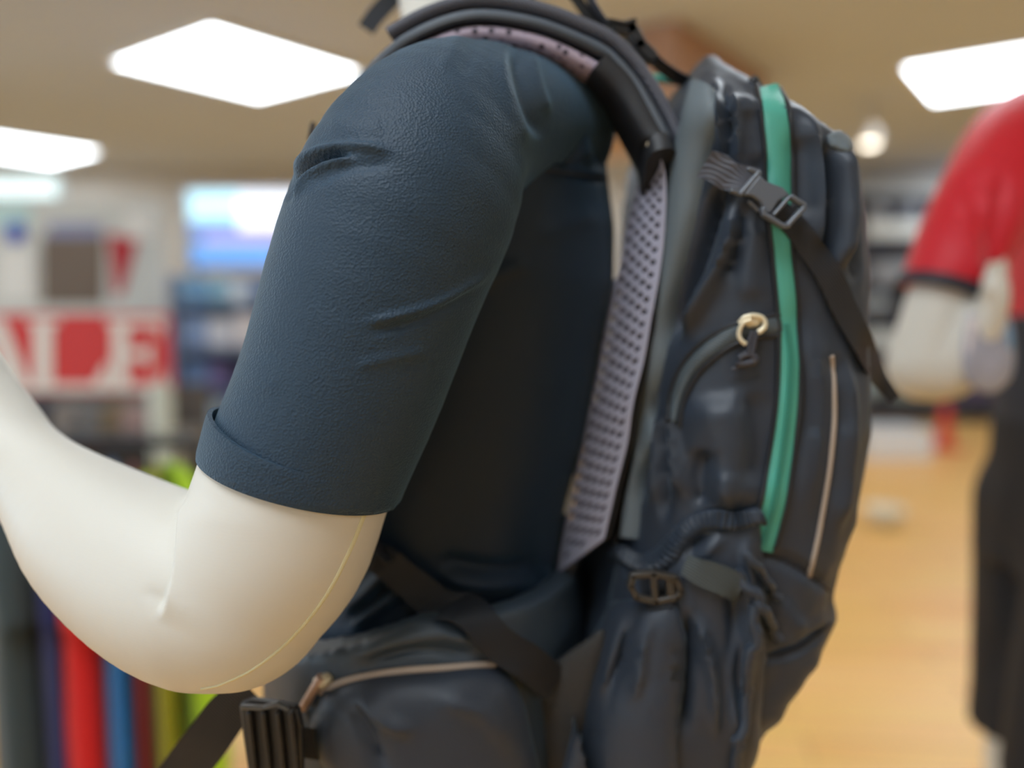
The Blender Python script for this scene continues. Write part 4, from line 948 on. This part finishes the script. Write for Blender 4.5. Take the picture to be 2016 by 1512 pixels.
mb = MB(); bars(mb, [(1553, 389), (1576, 404), (1576, 412), (1545, 446), (1536, 446), (1500, 424), (1498, 414)], 10, yb + .0005, .0065, tilt=tl); bars(mb, [(1549, 391), (1520, 424)], 8, yb, .005, tilt=tl)
bars(mb, [(1474, 398), (1490, 414)], 9, yb + .0015, .004, tilt=tl)
mb.build('buckle_frame', M_plastic, bk_, bevel=.0012)

# stretch side pocket with gathered elastic hem
sp = pillow('side_pocket', [(1222, 1090), (1268, 1112), (1310, 1096), (1350, 1050), (1400, 1022), (1450, 1020), (1492, 1012), (1502, 1100), (1512, 1200), (1502, 1350), (1482, 1500), (1400, 1600), (1250, 1600), (1180, 1560), (1178, 1400), (1196, 1250), (1206, 1160)], M_pack, pack, base=pb, Y=.54, bulge=.014, p=4, back=.002, center=(1355, 1280), n=110, rings=26,
    folds=[([(1460, 1060), (1475, 1120), (1470, 1200)], 10, .006), ([(1500, 1130), (1480, 1230), (1470, 1350)], 12, .008), ([(1440, 1150), (1450, 1250), (1440, 1400)], 14, -.008), ([(1350, 1180), (1380, 1250), (1400, 1320), (1410, 1450)], 12, .008), ([(1365, 1190), (1350, 1300), (1340, 1450)], 18, -.010), ([(1400, 1050), (1370, 1075), (1355, 1095)], 9, -.008), ([(1420, 1045), (1405, 1070), (1380, 1095)], 9, .005), ([(1460, 1220), (1440, 1350), (1450, 1480)], 10, .008)])
ppb = bvh_of(body, sp)
ribbon('elastic_hem', [(1222, 1084), (1245, 1102), (1278, 1112), (1312, 1096), (1340, 1062), (1368, 1034), (1404, 1022), (1445, 1026), (1494, 1014)], [30, 36, 40, 42, 42, 40, 40, 38, 34], M_pack, sp, base=ppb, thick=.002, bulge=.005, n=150, cols=9, ribs=30, rib_amp=.0022, smooth_depth=8)
# webbing and ladder-lock buckle
flap = pillow('wing_flap', [(1214, 1182), (1270, 1176), (1332, 1184), (1338, 1290), (1328, 1400), (1316, 1590), (1095, 1590), (1112, 1500), (1140, 1380), (1172, 1270)], M_pack, pack, base=ppb, Y=.515, bulge=.012, p=5, back=.004, off=.002, n=90, rings=20, folds=[([(1252, 1200), (1235, 1270), (1205, 1360)], 9, -.008), ([(1272, 1200), (1262, 1280), (1250, 1380)], 12, .006), ([(1220, 1210), (1200, 1290), (1170, 1380)], 10, .005)])
fbv = bvh_of(body, sp, flap)
ribbon('cross_webbing', [(1352, 1112), (1384, 1124), (1424, 1140), (1466, 1162)], [40, 54, 56, 48], mat('webbing_green_grey', (60, 68, 70), 0.6, bump=0.5, bscale=260, bkind='wd'), pack, base=fbv, Y=.52, thick=.002, off=.005, n=36, cols=7, smooth_depth=12)
cord('drawcord', [(1448, 1120), (1478, 1160), (1496, 1200), (1512, 1232), (1530, 1256)], .0036, M_pack, pack, base=fbv, off=.004, n=40)
cord('drawcord', [(1470, 1090), (1490, 1130), (1512, 1160), (1532, 1176)], .003, M_pack, pack, base=fbv, off=.004, n=30)
cord('drawcord', [(1486, 1190), (1484, 1260), (1470, 1350), (1452, 1450), (1444, 1520)], .004, M_pack, pack, base=fbv, off=.003, n=40)
yl = float(hit(fbv, 1285, 1150, .5)[0][1]) - .013
mb = MB(); bars(mb, [(1244, 1130), (1285, 1126), (1328, 1134), (1338, 1158), (1330, 1172), (1290, 1180), (1252, 1172), (1240, 1150)], 13, yl, .006, closed=True)
bars(mb, [(1284, 1130), (1288, 1176)], 13, yl, .006); bars(mb, [(1316, 1134), (1320, 1172)], 17, yl, .005)
mb.build('ladder_buckle', mat('buckle_brownblack', (58, 54, 50), 0.3), pack, bevel=.001, label='dark ladder-lock buckle')
ribbon('buckle_webbing', [(1300, 1200), (1296, 1170), (1290, 1140), (1284, 1118)], [50, 56, 56, 50], M_web, pack, base=fbv, Y=.515, thick=.0016, off=.001, n=20, cols=6)

# hip belt, its zipped pocket, fin and webbing
def belt_field(p):
    d = loft_sd(p, [(.93, -.07, .70, .136, .205), (1.0, -.07, .70, .138, .206), (1.06, -.07, .70, .136, .202), (1.12, -.07, .70, .128, .192)])
    inner = loft_sd(p, [(.9, -.07, .70, .112, .180), (1.13, -.07, .70, .112, .176)])
    top = p[..., 2] - np.minimum(1.098 + .38 * (p[..., 0] + .05), 1.094); bot = (0.965 + .25 * np.minimum(p[..., 0] + .05, 0)) - p[..., 2]
    d = np.maximum(np.maximum(d, -inner), np.maximum(top, bot))
    return np.maximum(d, -.188 - p[..., 0])
Vb, Qb = surface_nets(belt_field, (-.23, .48, .88), (.09, .93, 1.13), 0.004); Vb = relax(Vb, Qb, 5); Vb, Qb, Nb = catmull_clark(Vb, Qb)
Vb = sculpt(Vb, Nb, [([(690, 1300), (780, 1262), (870, 1248), (960, 1270)], 16, .006), ([(720, 1300), (820, 1280), (940, 1290)], 9, -.004)])
M_belt = mat('belt_nylon', (58, 70, 82), 0.42, bump=0.12, bscale=500)
belt = qobj('hip_belt', Vb, Qb, M_belt, pack); hb = bvh_of(belt)
hp = pillow('hip_pocket', [(640, 1358), (720, 1330), (850, 1318), (975, 1310), (1015, 1345), (1040, 1430), (1050, 1560), (900, 1590), (720, 1590), (640, 1500), (612, 1420)], M_pack, belt, base=hb, Y=.5, bulge=.022, p=4, back=.004, n=80, rings=20, folds=[([(700, 1365), (760, 1420), (820, 1440)], 16, .005), ([(690, 1380), (730, 1450), (760, 1530)], 12, -.006), ([(850, 1370), (950, 1400), (1010, 1480)], 22, .004)])
hpb = bvh_of(belt, hp)
cord('pocket_piping', [(636, 1366), (662, 1346), (720, 1329), (800, 1318), (890, 1312), (972, 1305)], .0026, M_beige, belt, base=hpb, Y=.49, off=.002, label='beige piping')
zb = cord('pocket_zip_pull', [(643, 1326), (632, 1346), (620, 1368), (609, 1388)], .0032, mat('pull_copper', (206, 172, 150), 0.35, metal=0.4), belt, base=hpb, Y=.48, off=.006, n=20, label='copper coloured zip pull')
pillow('slider', [(626, 1330), (645, 1324), (655, 1336), (645, 1350), (630, 1350)], M_gold, zb, base=hpb, Y=.48, bulge=.004, off=.004, n=20, rings=5)
cord('grey_loop', [(596, 1400), (604, 1420), (602, 1445), (592, 1470)], .0026, mat('loop_grey', (120, 120, 118), 0.5), belt, base=hpb, Y=.48, off=.006, n=20)
tb = bvh_of(shirt, belt, hp)
ribbon('stabilizer_webbing', [(762, 1095), (820, 1140), (900, 1204), (980, 1270), (1070, 1340)], [60, 66, 70, 72, 72], M_web, belt, base=tb, Y=.52, thick=.002, off=.010, n=50, cols=7, smooth_depth=8)
pillow('rivet', [(1036, 1284), (1046, 1281), (1055, 1288), (1052, 1297), (1040, 1297)], M_gold, belt, base=tb, Y=.5, bulge=.002, off=.006, n=16, rings=4)
fin = pillow('belt_fin', [(1022, 1352), (1080, 1312), (1150, 1262), (1190, 1240), (1180, 1340), (1150, 1450), (1110, 1570), (1090, 1540), (1062, 1450)], M_olive, belt, Y=lambda u, v: .535 - .00004 * (u - 1100), bulge=.006, back=.02, n=60, rings=10)
# waist buckle and loose strap
ribbon('belt_web', [(700, 1480), (650, 1470), (600, 1462), (560, 1455)], 60, M_web, belt, Y=[.515, .500, .492, .49], thick=.002, n=20, cols=5)
yw = .49
mb = MB()
plate(mb, [(478, 1376), (500, 1368), (560, 1376), (592, 1384), (600, 1420), (602, 1560), (508, 1560), (494, 1500), (484, 1430)], yw, .008, tilt=-.00006)
wb = mb.build('waist_buckle', M_plasticd, belt, bevel=.002, label='black plastic waist buckle')
mb = MB(); 
for u in (502, 530, 558, 584): bars(mb, [(u - 8, 1400), (u, 1470), (u + 8, 1560)], 10, yw - .0075 - .00006 * (u - 478), .005)
mb.build('buckle_rib', M_plasticd, wb, bevel=.001, kind='stuff')
mb = MB(); bars(mb, [(480, 1388), (520, 1390), (548, 1382), (568, 1392)], 9, yw - .011, .004); mb.build('buckle_lip', mat('buckle_grey', (92, 94, 96), 0.35), wb, bevel=.001)
ribbon('waist_strap', [(492, 1356), (450, 1400), (410, 1455), (368, 1510), (330, 1570), (290, 1640)], [66, 84, 88, 88, 88, 88], M_web, belt, Y=[.50, .505, .51, .52, .53, .54], thick=.002, n=40, cols=6)

# shoulder straps
def strap3d(name, pts, hw, lo, hi, m, parent, n=70, label=None, seg=20, hws=None, near=False):
    """band following 3-D points; wide across the body, thin along its outward normal"""
    path = catmull(np.array([P(u, v, Y - (hw if near else 0)) + np.array([0, hw if near else 0, 0]) for u, v, Y in pts]), n)   # near: the points give the edge nearest the viewer
    T = np.gradient(path, axis=0); T /= np.linalg.norm(T, axis=1)[:, None]
    V = []; Fc = []
    for i in range(n):
        b = np.array([0, 1.0, 0]); b -= T[i] * (b @ T[i]); b /= np.linalg.norm(b); nn = np.cross(T[i], b)
        w_ = hw if hws is None else np.interp(i / (n - 1), np.linspace(0, 1, len(hws)), hws)
        for k in range(seg):
            a = 2 * math.pi * k / seg; ca = math.copysign(abs(math.cos(a)) ** .5, math.cos(a)); sa = math.copysign(abs(math.sin(a)) ** .7, math.sin(a))
            V.append(path[i] + b * w_ * ca + nn * ((lo + hi) / 2 + (hi - lo) / 2 * sa))
    for i in range(n - 1):
        for k in range(seg): Fc.append((i*seg+k, i*seg+(k+1) % seg, (i+1)*seg+(k+1) % seg, (i+1)*seg+k))
    Fc.append(tuple(range(seg))); Fc.append(tuple((n-1)*seg+k for k in range(seg)))
    return obj(name, V, Fc, m, parent, label=label, sharp=70)
def dots_mat():
    m = mat('lilac_padding', (166, 150, 164), 0.6, bump=0.2, bscale=500); nt = m.node_tree; b = nt.nodes['Principled BSDF']
    tc = nt.nodes.new('ShaderNodeTexCoord'); vo = nt.nodes.new('ShaderNodeTexVoronoi'); vo.inputs['Scale'].default_value = 150; vo.inputs['Randomness'].default_value = 0.25
    mp = nt.nodes.new('ShaderNodeMapping'); mp.inputs['Rotation'].default_value = (0.3, 0.6, 0.78)
    rp = nt.nodes.new('ShaderNodeValToRGB'); rp.color_ramp.elements[0].position = 0.26; rp.color_ramp.elements[0].color = lin((58, 48, 60)); rp.color_ramp.elements[1].position = 0.38; rp.color_ramp.elements[1].color = lin((166, 150, 164))
    nt.links.new(tc.outputs['Object'], mp.inputs['Vector']); nt.links.new(mp.outputs['Vector'], vo.inputs['Vector']); nt.links.new(vo.outputs['Distance'], rp.inputs['Fac']); nt.links.new(rp.outputs['Color'], b.inputs['Base Color'])
    return m
YS = .592
near = [(512, 690, .60), (525, 640, .60), (546, 560, .60), (566, 490, .60), (592, 420, .60), (628, 330, .602), (668, 240, .602), (704, 185, .60), (748, 135, .597), (796, 93, .595), (849, 64, YS), (900, 46, YS), (947, 40, YS), (1010, 46, YS), (1072, 61, YS), (1130, 84, YS), (1188, 113, YS), (1236, 165, .59), (1275, 228, .585), (1310, 295, .58)]
core = strap3d('shoulder_strap', near, .033, -.001, .010, mat('strap_fabric', (78, 86, 96), 0.5, bump=0.2, bscale=400), pack, n=120, near=True)
padp = [(760, 126, .597), (796, 94, .595), (849, 65, YS), (900, 47, YS), (947, 41, YS), (1010, 47, YS), (1072, 62, YS), (1130, 86, YS), (1190, 117, YS)]
strap3d('strap_padding', padp, .034, -.013, 0.0, dots_mat(), core, n=70, label='lilac perforated strap padding', near=True)
strap3d('strap_webbing', [(790, 92, .592), (849, 60, .588), (900, 42, .588), (947, 35, .588), (1010, 41, .588), (1072, 56, .588), (1130, 79, .588), (1188, 108, .588), (1238, 164, .588), (1278, 230, .585), (1312, 298, .58)], .026, .008, .019, M_webgrey, core, n=60, near=True)
strap3d('strap_piping', [(748, 137, .566), (796, 94, .562), (849, 65, .559), (900, 47, .559), (947, 41, .559), (1010, 47, .559), (1072, 62, .559), (1130, 85, .559), (1188, 114, .559)], .003, .000, .005, M_dark, core, n=60, seg=10, near=True)
strap3d('strap_lead', [(1186, 114, .588), (1236, 165, .588), (1275, 228, .585), (1308, 292, .58), (1322, 340, .57)], .034, -.013, .009, M_dark, core, n=40, near=True)
strap3d('strap_tail', [(522, 650, .605), (548, 760, .585), (600, 880, .56), (680, 1010, .54), (772, 1104, .528)], .0125, -.001, .001, M_web, core, n=30, seg=10)
mb = MB(); bars(mb, [(618, 246), (612, 275)], 9, .585, .004); mb.build('strap_slider', M_plasticd, core, bevel=.001)
# load lifter strap and its adjuster
ll = strap3d('load_lifter', [(1036, 36, .60), (1056, -20, .605), (1090, -52, .605), (1128, -10, .605), (1160, 34, .61), (1192, 58, .61), (1236, 72, .61), (1268, 96, .61), (1300, 130, .612), (1345, 158, .62), (1392, 168, .63), (1430, 196, .635)], .0125, -.001, .0015, M_web, pack, n=60, seg=12)
mb = MB(); bars(mb, [(1212, 62), (1240, 66), (1256, 96), (1278, 118)], 24, .60, .012); bars(mb, [(1196, 52), (1224, 58), (1244, 52)], 9, .60, .014)
mb.build('adjuster_buckle', M_plasticd, ll, bevel=.0015)
strap3d('lifter_tail', [(1148, -40, .60), (1162, 0, .60), (1178, 30, .60), (1200, 62, .605)], .012, -.0008, .001, M_webgrey, ll, n=24, seg=10)
# far shoulder strap
strap3d('shoulder_strap', [(905, 60, .80), (985, 72, .80), (1080, 112, .80), (1160, 170, .80), (1210, 222, .80), (1255, 275, .80), (1300, 340, .80)], .034, -.010, .012, mat('strap_navy', (34, 42, 60), 0.55), pack, n=60)
strap3d('far_strap_rim_light', [(1100, 130, .762), (1160, 176, .762), (1210, 226, .762), (1255, 280, .762)], .0025, .006, .010, mat('rim_light_grey', (120, 128, 134), 0.5), pack, n=30, seg=8)  # pale strip paints the rim light along the far strap
cord('hose_loop', [(1262, 158), (1290, 154), (1318, 158), (1346, 162)], .0032, M_green, pack, Y=[.66, .66, .66, .66], n=20)
cord('strap_ring', [(1278, 278), (1288, 272), (1296, 282), (1290, 292), (1280, 290), (1278, 280)], .002, M_gold, pack, Y=.552, n=24)
# loose strap end on the far shoulder, top of the picture
ribbon('strap_end', [(922, 44), (880, -24), (826, -40), (790, -18), (762, 6), (740, 30), (720, 58)], [34, 36, 38, 38, 38, 38, 36], M_web, pack, Y=[.80, .785, .76, .73, .71, .70, .69], thick=.003, n=40, cols=5)
